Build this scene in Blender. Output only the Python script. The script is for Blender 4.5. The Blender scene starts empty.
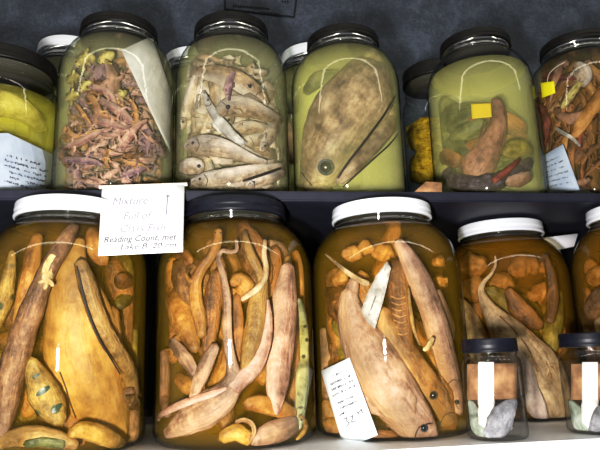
import bpy, bmesh, math, random
from mathutils import Vector, noise
from mathutils.bvhtree import BVHTree
random.seed(7)
S = bpy.context.scene
COL = S.collection
rad = math.radians

# ---------------------------------------------------------------- camera model
EZ = 1.30
F = 600.0
PSI, TH, RHO = rad(8), rad(12.3), rad(1.8)
CAM = Vector((0, 0, EZ))
fw = Vector((math.sin(PSI)*math.cos(TH), math.cos(PSI)*math.cos(TH), math.sin(TH)))
r0 = Vector((math.cos(PSI), -math.sin(PSI), 0))
u0 = r0.cross(fw)
rt = r0*math.cos(RHO) - u0*math.sin(RHO)
up = u0*math.cos(RHO) + r0*math.sin(RHO)

def ray(px, py):
    return (fw*F + rt*(px-300) + up*(225-py)).normalized()
def at(px, py, Y):
    d = ray(px, py)
    return CAM + d*(Y/d.y)
def depth(p):
    return (p-CAM).dot(fw)

cd = bpy.data.cameras.new('camera')
cam = bpy.data.objects.new('camera', cd)
COL.objects.link(cam)
from mathutils import Matrix
M = Matrix((rt, up, -fw)).transposed().to_4x4()
M.translation = CAM
cam.matrix_world = M
cd.sensor_width = 36
cd.lens = 36*F/600
cd.clip_start = 0.01
S.camera = cam

# ---------------------------------------------------------------- materials
def srgb(r, g, b):
    f = lambda c: (c/255/12.92) if c/255 <= .04045 else ((c/255+.055)/1.055)**2.4
    return (f(r), f(g), f(b), 1)

def newmat(name):
    m = bpy.data.materials.new(name)
    m.use_nodes = True
    nt = m.node_tree
    nt.nodes.clear()
    out = nt.nodes.new('ShaderNodeOutputMaterial')
    return m, nt, out
def N(nt, t, **kw):
    n = nt.nodes.new(t)
    for k, v in kw.items():
        if k in n.inputs.keys():
            n.inputs[k].default_value = v
        else:
            setattr(n, k, v)
    return n
def ramp(nt, stops):
    n = nt.nodes.new('ShaderNodeValToRGB')
    cr = n.color_ramp
    cr.elements[0].position, cr.elements[0].color = stops[0]
    cr.elements[1].position, cr.elements[1].color = stops[-1]
    for p, c in stops[1:-1]:
        e = cr.elements.new(p); e.color = c
    return n

def flesh(name, dark, mid, light, scale=90, belly=None, spots=None, rough=.5, bump=.45, var=.18, streak=.28):
    """mottled wet skin; 'side' runs +1 (back) to -1 (belly) around a body, 'flow' is stretched along it"""
    m, nt, out = newmat(name)
    L = nt.links.new
    co = N(nt, 'ShaderNodeTexCoord')
    fa = N(nt, 'ShaderNodeAttribute', attribute_name='flow')
    n1 = N(nt, 'ShaderNodeTexNoise', Scale=scale, Detail=7.0, Roughness=.68)
    L(co.outputs['Object'], n1.inputs['Vector'])
    nf = N(nt, 'ShaderNodeTexNoise', Scale=scale*3.2, Detail=4.0, Roughness=.6)
    L(fa.outputs['Vector'], nf.inputs['Vector'])
    mf = N(nt, 'ShaderNodeMix', data_type='FLOAT'); mf.inputs['Factor'].default_value = streak
    L(n1.outputs['Fac'], mf.inputs['A']); L(nf.outputs['Fac'], mf.inputs['B'])
    r = ramp(nt, [(.36, srgb(*dark)), (.49, srgb(*mid)), (.64, srgb(*light))])
    L(mf.outputs['Result'], r.inputs['Fac'])
    col = r.outputs['Color']
    if belly:
        a = N(nt, 'ShaderNodeAttribute', attribute_name='side')
        mr = N(nt, 'ShaderNodeMapRange'); mr.inputs[1].default_value = .25; mr.inputs[2].default_value = -.75
        mr.inputs[4].default_value = .8
        n3 = N(nt, 'ShaderNodeTexNoise', Scale=scale*.5)
        L(co.outputs['Object'], n3.inputs['Vector'])
        ad = N(nt, 'ShaderNodeMath', operation='MULTIPLY_ADD'); ad.inputs[1].default_value = .9
        L(n3.outputs['Fac'], ad.inputs[0]); L(a.outputs['Fac'], ad.inputs[2])
        sb = N(nt, 'ShaderNodeMath', operation='SUBTRACT'); sb.inputs[1].default_value = .45
        L(ad.outputs[0], sb.inputs[0]); L(sb.outputs[0], mr.inputs[0])
        mx = N(nt, 'ShaderNodeMix', data_type='RGBA'); L(mr.outputs[0], mx.inputs['Factor'])
        L(col, mx.inputs['A']); mx.inputs['B'].default_value = srgb(*belly)
        col = mx.outputs['Result']
    if spots:
        v = N(nt, 'ShaderNodeTexVoronoi', Scale=spots[1])
        L(co.outputs['Object'], v.inputs['Vector'])
        rr = ramp(nt, [(spots[2], (1, 1, 1, 1)), (spots[2]+.12, (0, 0, 0, 1))])
        L(v.outputs['Distance'], rr.inputs['Fac'])
        mx = N(nt, 'ShaderNodeMix', data_type='RGBA'); L(rr.outputs['Color'], mx.inputs['Factor'])
        L(col, mx.inputs['A']); mx.inputs['B'].default_value = srgb(*spots[0])
        col = mx.outputs['Result']
    n4 = N(nt, 'ShaderNodeTexNoise', Scale=scale*.35, Detail=3.0)
    L(co.outputs['Object'], n4.inputs['Vector'])
    mv = N(nt, 'ShaderNodeMapRange'); mv.inputs[1].default_value = .35; mv.inputs[2].default_value = .65; mv.inputs[3].default_value = .52; mv.inputs[4].default_value = 1.12
    L(n4.outputs['Fac'], mv.inputs[0])
    oi = N(nt, 'ShaderNodeObjectInfo')
    mr = N(nt, 'ShaderNodeMapRange'); mr.inputs[3].default_value = 1-var; mr.inputs[4].default_value = 1+var
    L(oi.outputs['Random'], mr.inputs[0])
    mm = N(nt, 'ShaderNodeMath', operation='MULTIPLY'); L(mr.outputs[0], mm.inputs[0]); L(mv.outputs[0], mm.inputs[1])
    hs = N(nt, 'ShaderNodeHueSaturation'); L(col, hs.inputs['Color']); L(mm.outputs[0], hs.inputs['Value'])
    b = N(nt, 'ShaderNodeBsdfPrincipled', Roughness=rough)
    b.inputs['Specular IOR Level'].default_value = .4
    L(hs.outputs['Color'], b.inputs['Base Color'])
    n2 = N(nt, 'ShaderNodeTexNoise', Scale=scale*3, Detail=4.0)
    L(co.outputs['Object'], n2.inputs['Vector'])
    ab = N(nt, 'ShaderNodeMath', operation='MULTIPLY_ADD'); ab.inputs[1].default_value = 1.4
    L(nf.outputs['Fac'], ab.inputs[0]); L(n2.outputs['Fac'], ab.inputs[2])
    bp = N(nt, 'ShaderNodeBump', Strength=bump, Distance=.0035)
    L(ab.outputs[0], bp.inputs['Height']); L(bp.outputs[0], b.inputs['Normal'])
    L(b.outputs[0], out.inputs[0])
    return m

def plain(name, c, rough=.5, metal=0., spec=.5, noise=None, bump=0, emit=0):
    m, nt, out = newmat(name)
    b = N(nt, 'ShaderNodeBsdfPrincipled', Roughness=rough, Metallic=metal)
    b.inputs['Specular IOR Level'].default_value = spec
    b.inputs['Base Color'].default_value = srgb(*c)
    co = N(nt, 'ShaderNodeTexCoord')
    n1 = N(nt, 'ShaderNodeTexNoise', Scale=(noise or (60, c))[0], Detail=5.0)
    nt.links.new(co.outputs['Object'], n1.inputs['Vector'])
    if noise:
        r = ramp(nt, [(.35, srgb(*c)), (.68, srgb(*noise[1]))])
        nt.links.new(n1.outputs['Fac'], r.inputs['Fac'])
        nt.links.new(r.outputs['Color'], b.inputs['Base Color'])
    if bump:
        bp = N(nt, 'ShaderNodeBump', Strength=bump, Distance=.002)
        nt.links.new(n1.outputs['Fac'], bp.inputs['Height']); nt.links.new(bp.outputs[0], b.inputs['Normal'])
    nt.links.new(b.outputs[0], out.inputs[0])
    return m

def glass(name, tint=(.97, .985, .965), edge=(.24, .27, .19), bump=.05, f0=.045):
    """jar glass: a clear wall that lets light straight through, Fresnel reflection, darker where seen edge-on"""
    m, nt, out = newmat(name)
    L = nt.links.new
    g = N(nt, 'ShaderNodeNewGeometry')
    dt = N(nt, 'ShaderNodeVectorMath', operation='DOT_PRODUCT')
    L(g.outputs['Normal'], dt.inputs[0]); L(g.outputs['Incoming'], dt.inputs[1])
    ab = N(nt, 'ShaderNodeMath', operation='ABSOLUTE'); L(dt.outputs['Value'], ab.inputs[0])
    om = N(nt, 'ShaderNodeMath', operation='SUBTRACT', use_clamp=True); om.inputs[0].default_value = 1; L(ab.outputs[0], om.inputs[1])
    p5 = N(nt, 'ShaderNodeMath', operation='POWER'); p5.inputs[1].default_value = 5; L(om.outputs[0], p5.inputs[0])
    fr = N(nt, 'ShaderNodeMath', operation='MULTIPLY_ADD', use_clamp=True); fr.inputs[1].default_value = .55; fr.inputs[2].default_value = f0
    L(p5.outputs[0], fr.inputs[0])
    p3 = N(nt, 'ShaderNodeMath', operation='POWER'); p3.inputs[1].default_value = 3.0; L(om.outputs[0], p3.inputs[0])
    mc = N(nt, 'ShaderNodeMix', data_type='RGBA'); L(p3.outputs[0], mc.inputs['Factor'])
    mc.inputs['A'].default_value = (*tint, 1); mc.inputs['B'].default_value = (*edge, 1)
    tr = N(nt, 'ShaderNodeBsdfTransparent'); L(mc.outputs['Result'], tr.inputs['Color'])
    gl = N(nt, 'ShaderNodeBsdfGlossy', Roughness=.03)
    co = N(nt, 'ShaderNodeTexCoord')
    mp = N(nt, 'ShaderNodeMapping'); mp.inputs['Scale'].default_value = (14, 14, 75)
    L(co.outputs['Object'], mp.inputs['Vector'])
    nz = N(nt, 'ShaderNodeTexNoise', Scale=1.0, Detail=2.0)
    L(mp.outputs['Vector'], nz.inputs['Vector'])
    bp = N(nt, 'ShaderNodeBump', Strength=bump, Distance=.004)
    L(nz.outputs['Fac'], bp.inputs['Height']); L(bp.outputs[0], gl.inputs['Normal'])
    mx = N(nt, 'ShaderNodeMixShader'); L(fr.outputs[0], mx.inputs[0]); L(tr.outputs[0], mx.inputs[1]); L(gl.outputs[0], mx.inputs[2])
    L(mx.outputs[0], out.inputs[0])
    return m

def fluid_mat(name, absorb, dens, scat, sdens):
    """(liquid, liquid surface): the surface mirrors most of what lies under it, as still liquid seen from below does"""
    ms = []
    for top in (0, 1):
        m, nt, out = newmat(name+('_surface' if top else ''))
        L = nt.links.new
        tr = N(nt, 'ShaderNodeBsdfTransparent')
        if top:
            gl = N(nt, 'ShaderNodeBsdfGlossy', Roughness=.06)
            nz = N(nt, 'ShaderNodeTexNoise', Scale=30.0)
            bp = N(nt, 'ShaderNodeBump', Strength=.15, Distance=.002)
            L(nz.outputs['Fac'], bp.inputs['Height']); L(bp.outputs[0], gl.inputs['Normal'])
            mx = N(nt, 'ShaderNodeMixShader'); mx.inputs[0].default_value = .62
            L(tr.outputs[0], mx.inputs[1]); L(gl.outputs[0], mx.inputs[2]); L(mx.outputs[0], out.inputs['Surface'])
        else:
            L(tr.outputs[0], out.inputs['Surface'])
        a = N(nt, 'ShaderNodeVolumeAbsorption', Density=dens); a.inputs['Color'].default_value = (*absorb, 1)
        s = N(nt, 'ShaderNodeVolumeScatter', Density=sdens, Anisotropy=-.42); s.inputs['Color'].default_value = (*scat, 1)
        ad = N(nt, 'ShaderNodeAddShader'); L(a.outputs[0], ad.inputs[0]); L(s.outputs[0], ad.inputs[1])
        L(ad.outputs[0], out.inputs['Volume'])
        ms.append(m)
    return ms

def wall_mat():
    m, nt, out = newmat('painted_wall')
    L = nt.links.new
    co = N(nt, 'ShaderNodeTexCoord')
    n1 = N(nt, 'ShaderNodeTexNoise', Scale=26.0, Detail=8.0, Roughness=.7)
    n2 = N(nt, 'ShaderNodeTexNoise', Scale=240.0, Detail=4.0)
    L(co.outputs['Object'], n1.inputs['Vector']); L(co.outputs['Object'], n2.inputs['Vector'])
    ad = N(nt, 'ShaderNodeMath', operation='MULTIPLY_ADD'); ad.inputs[1].default_value = .45
    L(n2.outputs['Fac'], ad.inputs[0]); L(n1.outputs['Fac'], ad.inputs[2])
    r = ramp(nt, [(.5, srgb(42, 48, 60)), (.72, srgb(62, 70, 86)), (.95, srgb(92, 102, 122))])
    L(ad.outputs[0], r.inputs['Fac'])
    b = N(nt, 'ShaderNodeBsdfPrincipled', Roughness=.6)
    L(r.outputs['Color'], b.inputs['Base Color'])
    bp = N(nt, 'ShaderNodeBump', Strength=.35, Distance=.002)
    L(n2.outputs['Fac'], bp.inputs['Height']); L(bp.outputs[0], b.inputs['Normal'])
    L(b.outputs[0], out.inputs[0])
    return m

MAT = {}
MAT['wall'] = wall_mat()
MAT['board'] = plain('dark_board', (24, 26, 42), .55, noise=(40, (36, 38, 56)), bump=.2)
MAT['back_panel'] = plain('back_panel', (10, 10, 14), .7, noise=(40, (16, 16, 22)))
MAT['white_board'] = plain('white_board', (228, 230, 236), .45, noise=(30, (244, 245, 248)))
MAT['white_lid'] = plain('white_lid', (234, 238, 246), .35, noise=(25, (244, 246, 250)))
MAT['black_lid'] = plain('black_lid', (15, 14, 12), .45, spec=.3, noise=(120, (26, 24, 20)), bump=.15)
MAT['navy_lid'] = plain('navy_lid', (14, 15, 26), .42, spec=.35, noise=(120, (24, 26, 40)), bump=.1)
MAT['paper'] = plain('paper', (226, 230, 236), .8, noise=(45, (240, 242, 246)))
MAT['card'] = plain('card', (246, 246, 248), .8, noise=(45, (252, 252, 252)))
MAT['blue_paper'] = plain('aged_paper', (176, 188, 212), .8, noise=(60, (200, 208, 226)))
MAT['grey_paper'] = plain('soaked_paper', (186, 182, 170), .8, noise=(90, (206, 202, 192)))
MAT['tan_paper'] = plain('tan_paper', (122, 88, 58), .8, noise=(90, (186, 146, 106)))
MAT['yellow_tag'] = plain('yellow_tag', (250, 235, 20), .7)
MAT['yellow_dull'] = plain('dull_yellow', (205, 175, 20), .7)
MAT['ink'] = plain('ink', (62, 60, 84), .8)
MAT['faint_ink'] = plain('faint_ink', (128, 122, 146), .8)
MAT['dark_ink'] = plain('dark_ink', (14, 15, 22), .8)
MAT['tape'] = plain('tape', (214, 208, 192), .4)
MAT['white_scrap'] = plain('white_scrap', (236, 236, 240), .7)
MAT['white_reflection'] = plain('white_reflection', (226, 222, 214), .9, noise=(150, (244, 242, 236)), bump=.4)  # white of the reflection painted into the small jars
MAT['glass'] = glass('jar_glass')
MAT['small_glass'] = glass('small_jar_glass', tint=(.98, .985, .98), edge=(.42, .44, .42), f0=.10)
MAT['neck_glass'] = glass('neck_glass', tint=(.80, .82, .80), edge=(.35, .36, .36), f0=.22, bump=.1)
MAT['bright_neck'] = glass('bright_neck_glass', tint=(.5, .5, .5), edge=(.4, .4, .4), f0=.62, bump=.1)  # upper-jar copy of the neck glass, bright glint put in as extra reflectance
MAT['liner'] = plain('lid_liner', (70, 66, 54), .6)
MAT['eye_dark'] = plain('eye_dark', (20, 22, 26), .25)
MAT['eye_cloud'] = plain('eye_cloud', (66, 66, 70), .3)
MAT['eye_blue'] = plain('eye_blue', (58, 64, 78), .25, noise=(200, (84, 90, 104)))
MAT['eye_green'] = plain('eye_green', (56, 72, 50), .4)
MAT['slit'] = plain('slit', (38, 28, 24), .6)

# ---------------------------------------------------------------- object helpers
def tag(o, label, cat, group=None, kind=None):
    if label: o['label'] = label
    if cat: o['category'] = cat
    if group: o['group'] = group
    if kind: o['kind'] = kind
    return o
def empty(name, loc, label, cat, group=None):
    o = bpy.data.objects.new(name, None)
    o.empty_display_size = .02
    COL.objects.link(o)
    o.location = loc
    return tag(o, label, cat, group)
def link(name, bm, mat, parent=None, smooth=True):
    me = bpy.data.meshes.new(name)
    if smooth:
        for f in bm.faces: f.smooth = True
    bm.to_mesh(me); bm.free()
    me.materials.append(mat)
    o = bpy.data.objects.new(name, me)
    COL.objects.link(o)
    if parent is not None:
        o.parent = parent
        if parent.parent is None:
            o.matrix_parent_inverse = Matrix.Translation(-parent.location)
    return o
def box(bm, x0, x1, y0, y1, z0, z1):
    vs = [bm.verts.new((x, y, z)) for x in (x0, x1) for y in (y0, y1) for z in (z0, z1)]
    for q in ((0, 1, 3, 2), (4, 6, 7, 5), (0, 4, 5, 1), (2, 3, 7, 6), (0, 2, 6, 4), (1, 5, 7, 3)):
        bm.faces.new([vs[i] for i in q])
def lathe(bm, cx, cy, prof, n=72, capb=True, capt=True, wob=None):
    rings = []
    for (r, z) in prof:
        ring = []
        for k in range(n):
            a = 2*math.pi*k/n
            rr = r*(wob(k) if wob else 1)
            ring.append(bm.verts.new((cx+rr*math.cos(a), cy+rr*math.sin(a), z)))
        rings.append(ring)
    for i in range(len(rings)-1):
        for k in range(n):
            bm.faces.new((rings[i][k], rings[i][(k+1) % n], rings[i+1][(k+1) % n], rings[i+1][k]))
    if capb: bm.faces.new(rings[0][::-1])
    if capt: bm.faces.new(rings[-1])
    return rings

# ---------------------------------------------------------------- setting
YE = .585                                   # front edge of the upper shelf
ZS = at(300, 191, YE).z                     # top of the upper shelf
YW = .905                                   # back wall
ZL = EZ - .0765                             # top of the lower shelf
YL = .499                                   # front edge of the lower shelf

def struct(name, bm, mat):
    o = link(name, bm, mat, smooth=False)
    o['kind'] = 'structure'
    return o
bm = bmesh.new(); box(bm, -2.2, 2.6, YW, YW+.05, 0, 2.6); struct('wall_back', bm, MAT['wall'])
def board(name, y0, y1, ztop, t, mat):
    b = bmesh.new(); box(b, -2.0, 2.4, y0, y1, ztop-t, ztop)
    bmesh.ops.bevel(b, geom=b.edges[:], offset=.0015, segments=2, affect='EDGES')
    return struct(name, b, mat)
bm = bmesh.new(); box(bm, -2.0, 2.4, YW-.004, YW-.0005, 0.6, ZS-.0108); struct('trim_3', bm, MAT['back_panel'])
board('trim_1', YE, YW, ZS, .0105, MAT['board'])          # upper shelf board
board('trim_2', YL, YW, ZL, .022, MAT['white_board'])     # lower shelf board

# ---------------------------------------------------------------- jars
class Jar: pass
GPROF = [(.80, 0), (.90, .004), (.965, .018), (1, .05), (1, .68), (.992, .72), (.965, .765), (.91, .81), (.83, .85), (.745, .878), (.68, .894), (.64, .904), (.625, .915), (.62, .925),
         (.645, .930), (.645, .938), (.62, .943), (.62, .955), (.64, .960), (.64, .966), (.615, .971), (.615, .985)]
SPROF = [(.82, 0), (.92, .006), (.98, .025), (1, .06), (1, .70), (.995, .74), (.97, .775), (.92, .80), (.88, .815), (.87, .83),
         (.895, .838), (.895, .85), (.87, .858), (.87, .872), (.895, .88), (.895, .89), (.87, .90), (.87, .985)]

def make_jar(label, cx, cy, R, z0, H, lidmat, fluid=None, level=.9, prof=GPROF, glassmat='glass', lid=None, ridged=False, name='specimen_jar', group=None, lidlabel=None):
    if lid is None: lid = (.68, .945 if z0 > EZ else .934)
    j = Jar()
    j.x, j.y, j.R, j.z0, j.H, j.prof = cx, cy, R, z0, H, prof
    t = .0028*R/.077
    j.t = t
    j.root = empty(name, (cx, cy, z0), label, 'jar', group)
    # glass, outer skin (smoothed profile)
    pp = [(r*R, z0+.0004+z*H) for r, z in prof]
    b = bmesh.new(); lathe(b, cx, cy, pp, 96, True, False)
    link('glass_body', b, MAT[glassmat], j.root)
    # thick threaded neck ring under the lid
    if prof is GPROF:
        b = bmesh.new()
        lathe(b, cx, cy, [(R*.625, z0+.896*H), (R*.662, z0+.902*H), (R*.664, z0+.908*H), (R*.64, z0+.914*H), (R*.635, z0+.920*H), (R*.655, z0+.925*H), (R*.657, z0+.933*H), (R*.65, z0+(lid[1]+.002)*H)], 96, False, False)
        link('neck_thread', b, MAT['bright_neck' if z0 > EZ else 'neck_glass'], j.root)
    # lid
    lr, lz = lid
    b = bmesh.new()
    Lr = lr*R; zb = z0+lz*H; zt = z0+H
    h = zt-zb
    wob = (lambda k: 1+.006*(k % 2)) if ridged else None
    lathe(b, cx, cy, [(Lr*.985, zb), (Lr*1.0, zb+.03*h), (Lr*1.003, zb+.12*h), (Lr*.995, zb+.20*h), (Lr*.988, zb+.24*h), (Lr*.988, zb+.45*h), (Lr*.995, zb+.5*h), (Lr*.988, zb+.56*h),
                      (Lr*.984, zb+.86*h), (Lr*.975, zb+.95*h), (Lr*.955, zb+.99*h), (Lr*.92, zt), (Lr*.87, zt-.04*h), (Lr*.5, zt-.05*h)], 144 if ridged else 96, True, True, wob)
    o = link('lid', b, MAT[lidmat], j.root)
    b = bmesh.new(); lathe(b, cx, cy, [(Lr*.93, zb-.0006), (Lr*.93, zb-.0001)], 48)
    link('lid_liner', b, MAT['liner'], o)
    if lidlabel: o['label'] = lidlabel
    if fluid:
        b = bmesh.new()
        q = [(max(.3, r-.012)*R-t*.4, z0+t+z*H) for r, z in prof if z <= level]
        zl = z0+t+level*H
        rl = j_r(j, zl)-t*.4
        q.append((rl, zl))
        lathe(b, cx, cy, q, 64)
        fo = link('preserving_fluid', b, fluid[0], j.root)
        fo.data.materials.append(fluid[1])
        pf = max(fo.data.polygons, key=lambda f: f.center.z if len(f.vertices) > 4 else -9)
        pf.material_index = 1; pf.use_smooth = False
    return j
def j_r(j, z):
    """inner radius of the jar at height z"""
    u = (z-j.z0)/j.H
    pr = j.prof
    if u <= 0: r = pr[0][0]
    elif u >= pr[-1][1]: r = pr[-1][0]
    else:
        for a, b in zip(pr, pr[1:]):
            if a[1] <= u <= b[1]:
                r = a[0]+(b[0]-a[0])*(u-a[1])/max(1e-9, b[1]-a[1]); break
    return r*j.R - j.t

def Pf(j, px, py, d):
    """point seen at (px,py) on the inner wall of the jar, d further in"""
    D = ray(px, py)
    ox, oy = CAM.x-j.x, CAM.y-j.y
    A = D.x*D.x+D.y*D.y
    B = ox*D.x+oy*D.y
    rc = j.R-j.t-d
    P = None
    for it in range(4):
        C = ox*ox+oy*oy-rc*rc
        disc = B*B-A*C
        k = (-B-math.sqrt(disc))/A if disc > 0 else -B/A
        P = CAM+D*k
        rc = j_r(j, P.z)-d
        if rc < .003: rc = .003
    if disc <= 0:
        v = Vector((P.x-j.x, P.y-j.y)); L = v.length
        if L > rc: v *= rc/L
        P = Vector((j.x+v.x, j.y+v.y, P.z))
    return P
def clampj(j, p, eps=.0012):
    z = min(max(p.z, j.z0+.0035), j.z0+j.H*.95)
    r = j_r(j, z)-eps
    dx, dy = p.x-j.x, p.y-j.y
    L = math.hypot(dx, dy)
    if L > r:
        dx *= r/L; dy *= r/L
    return Vector((j.x+dx, j.y+dy, z))

def cr(pts, n):
    """Catmull-Rom through tuples"""
    P = [pts[0]]+list(pts)+[pts[-1]]
    out = []
    for i in range(1, len(P)-2):
        a, b, c, d = P[i-1], P[i], P[i+1], P[i+2]
        for k in range(n):
            t = k/n
            out.append(tuple(.5*((2*b[m])+(-a[m]+c[m])*t+(2*a[m]-5*b[m]+4*c[m]-d[m])*t*t+(-a[m]+3*b[m]-3*c[m]+d[m])*t**3) for m in range(len(b))))
    out.append(tuple(pts[-1]))
    return out

def Pdeep(j, px, py, layer, half):
    """point seen at (px,py) on an upright plane `layer` metres behind the front of the jar (or on the wall where the jar is narrower)"""
    p1 = Pf(j, px, py, half+.011)
    Y = max(j.y-(j.R-j.t)+layer+half, p1.y)
    return at(px, py, Y) if Y > p1.y else p1

def tube(bm, j, pts, layer=0., flat=.75, seg=4, sides=12, lump=.04, front=None):
    """body swept through photo points (px,py,halfwidth px) lying `layer` metres behind the jar's inner wall"""
    lay = bm.verts.layers.float.get('side') or bm.verts.layers.float.new('side')
    fl_ = bm.verts.layers.float_vector.get('flow') or bm.verts.layers.float_vector.new('flow')
    seed = Vector((random.random()*3, random.random()*3, random.random()*3))
    q = cr([(p[0], p[1], p[2], (p[3] if len(p) > 3 else 0)) for p in pts], seg)
    cen, hw = [], []
    deepm = layer > .018 and front is None
    ceps = .0012+layer*.85 if not deepm else .011
    for (px, py, w, dx) in q:
        w = max(w, .35)
        base = Pf(j, px, py, layer+.002)
        wm = w*depth(base)/F
        d = layer+dx+flat*wm*.92+.001
        if deepm: c = Pdeep(j, px, py, layer, flat*wm*.92+.001)
        else: c = Pf(j, px, py, d) if front is None else front(px, py, d)
        cen.append(c); hw.append(wm)
    hwm = max(hw)
    rings = []
    n = len(cen)
    slen = 0
    for i in range(n):
        if i: slen += (cen[i]-cen[i-1]).length
        T = (cen[min(i+1, n-1)]-cen[max(i-1, 0)])
        if T.length < 1e-7: T = Vector((0, 0, 1))
        T.normalize()
        O = (CAM-cen[i]).normalized()
        Sd = T.cross(O)
        if Sd.length < 1e-4: Sd = Vector((1, 0, 0))
        Sd.normalize()
        O2 = Sd.cross(T).normalized()
        ring = []
        for k in range(sides):
            a = 2*math.pi*k/sides
            q0 = cen[i]+Sd*(hw[i]*math.cos(a))+O2*(hw[i]*flat*math.sin(a))
            l = 1+lump*2.2*(noise.noise((q0+seed)*(1.1/max(hwm, .001)))+.5*noise.noise((q0+seed)*(2.6/max(hwm, .001))))
            p = cen[i]+Sd*(hw[i]*math.cos(a)*l)+O2*(hw[i]*flat*math.sin(a)*l)
            v = bm.verts.new(clampj(j, p, ceps) if front is None else p)
            v[lay] = math.cos(a)
            v[fl_] = seed+Vector((slen*.22, hw[i]*math.cos(a), hw[i]*math.sin(a)))
            ring.append(v)
        rings.append(ring)
    for i in range(n-1):
        for k in range(sides):
            bm.faces.new((rings[i][k], rings[i][(k+1) % sides], rings[i+1][(k+1) % sides], rings[i+1][k]))
    for ring, sgn, i in ((rings[0], -1, 0), (rings[-1], 1, n-1)):
        T = (cen[i]-cen[i-1 if sgn > 0 else i+1])
        if T.length > 1e-7: T.normalize()
        tip = cen[i]+T*(hw[i]*.75)
        v = bm.verts.new(clampj(j, tip, ceps) if front is None else tip)
        v[lay] = 0
        v[fl_] = seed+Vector(((slen if sgn > 0 else 0)*.22, 0, 0))
        for k in range(sides):
            a, b = ring[k], ring[(k+1) % sides]
            bm.faces.new((b, a, v) if sgn < 0 else (a, b, v))
    return q

def finish(bm):
    bmesh.ops.recalc_face_normals(bm, faces=bm.faces[:])

def sheet(j, poly, d, th=.0007, cuts=2, ruffle=.0):
    """flat fin / flap whose outline is given in photo points, following the jar wall d metres in"""
    bm = bmesh.new()
    vs = [bm.verts.new((x, y, 0)) for x, y in poly]
    f = bm.faces.new(vs)
    bmesh.ops.triangulate(bm, faces=[f])
    bmesh.ops.subdivide_edges(bm, edges=bm.edges[:], cuts=cuts, use_grid_fill=True)
    for v in bm.verts:
        x, y = v.co.x, v.co.y
        dd = d+ruffle*math.sin(x*.9)*math.cos(y*.4)
        v.co = clampj(j, Pf(j, x, y, max(dd, .0012)), .0008)
    r = bmesh.ops.extrude_face_region(bm, geom=bm.faces[:])
    for v in r['geom']:
        if isinstance(v, bmesh.types.BMVert):
            v.co += (v.co-CAM).normalized()*th
    finish(bm)
    return bm

def mesh_root(name, j, bm, mat, label, cat, group=None):
    """a thing whose root is its body mesh, origin at its centre"""
    finish(bm)
    c = sum((v.co for v in bm.verts), Vector())/len(bm.verts)
    for v in bm.verts: v.co -= c
    tree = BVHTree.FromBMesh(bm)
    o = link(name, bm, mat)
    o.location = c
    tag(o, label, cat, group)
    return o, (tree, c)
def child(name, parent, bm, mat, label=None):
    finish(bm)
    for v in bm.verts: v.co -= parent.location
    me_o = link(name, bm, mat)
    me_o.parent = parent
    if label: me_o['label'] = label
    return me_o
def hit(tr, px, py, j, d=.004):
    tree, c = tr
    h = tree.ray_cast(CAM-c, ray(px, py))
    return (h[0]+c) if h[0] is not None else Pf(j, px, py, d)
def ball(p, r, j=None, flat=1., seg=14):
    bm = bmesh.new()
    bmesh.ops.create_uvsphere(bm, u_segments=seg, v_segments=10, radius=r)
    O = (CAM-p).normalized()
    for v in bm.verts:
        k = v.co.dot(O)
        v.co = p+v.co-O*k*(1-flat)
        if j: v.co = clampj(j, v.co, .0004)
    return bm
def eye(parent, tr, j, px, py, rpx, mat='eye_cloud', pupil=True, name='eye'):
    if tr[0].ray_cast(CAM-tr[1], ray(px, py))[0] is None: return None
    p = hit(tr, px, py, j)
    r = rpx*depth(p)/F
    e = child(name, parent, ball(p, r, j, .5), MAT[mat])
    if pupil:
        O = (CAM-p).normalized()
        b = ball(p+O*r*.25, r*.72, j, .6)
        for v in b.verts: v.co -= parent.location
        finish(b)
        u = link('pupil', b, MAT['eye_dark']); u.parent = e
    return e
def groove(parent, tr, j, pts, hw, mat='slit', name='mouth', raise_=.0):
    bm = bmesh.new()
    front = lambda px, py, d: hit(tr, px, py, j) + (CAM-hit(tr, px, py, j)).normalized()*(.0002+raise_)
    tube(bm, j, [(x, y, hw) for x, y in pts], flat=.5, sides=6, seg=4, lump=0, front=front)
    return child(name, parent, bm, MAT[mat])

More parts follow.
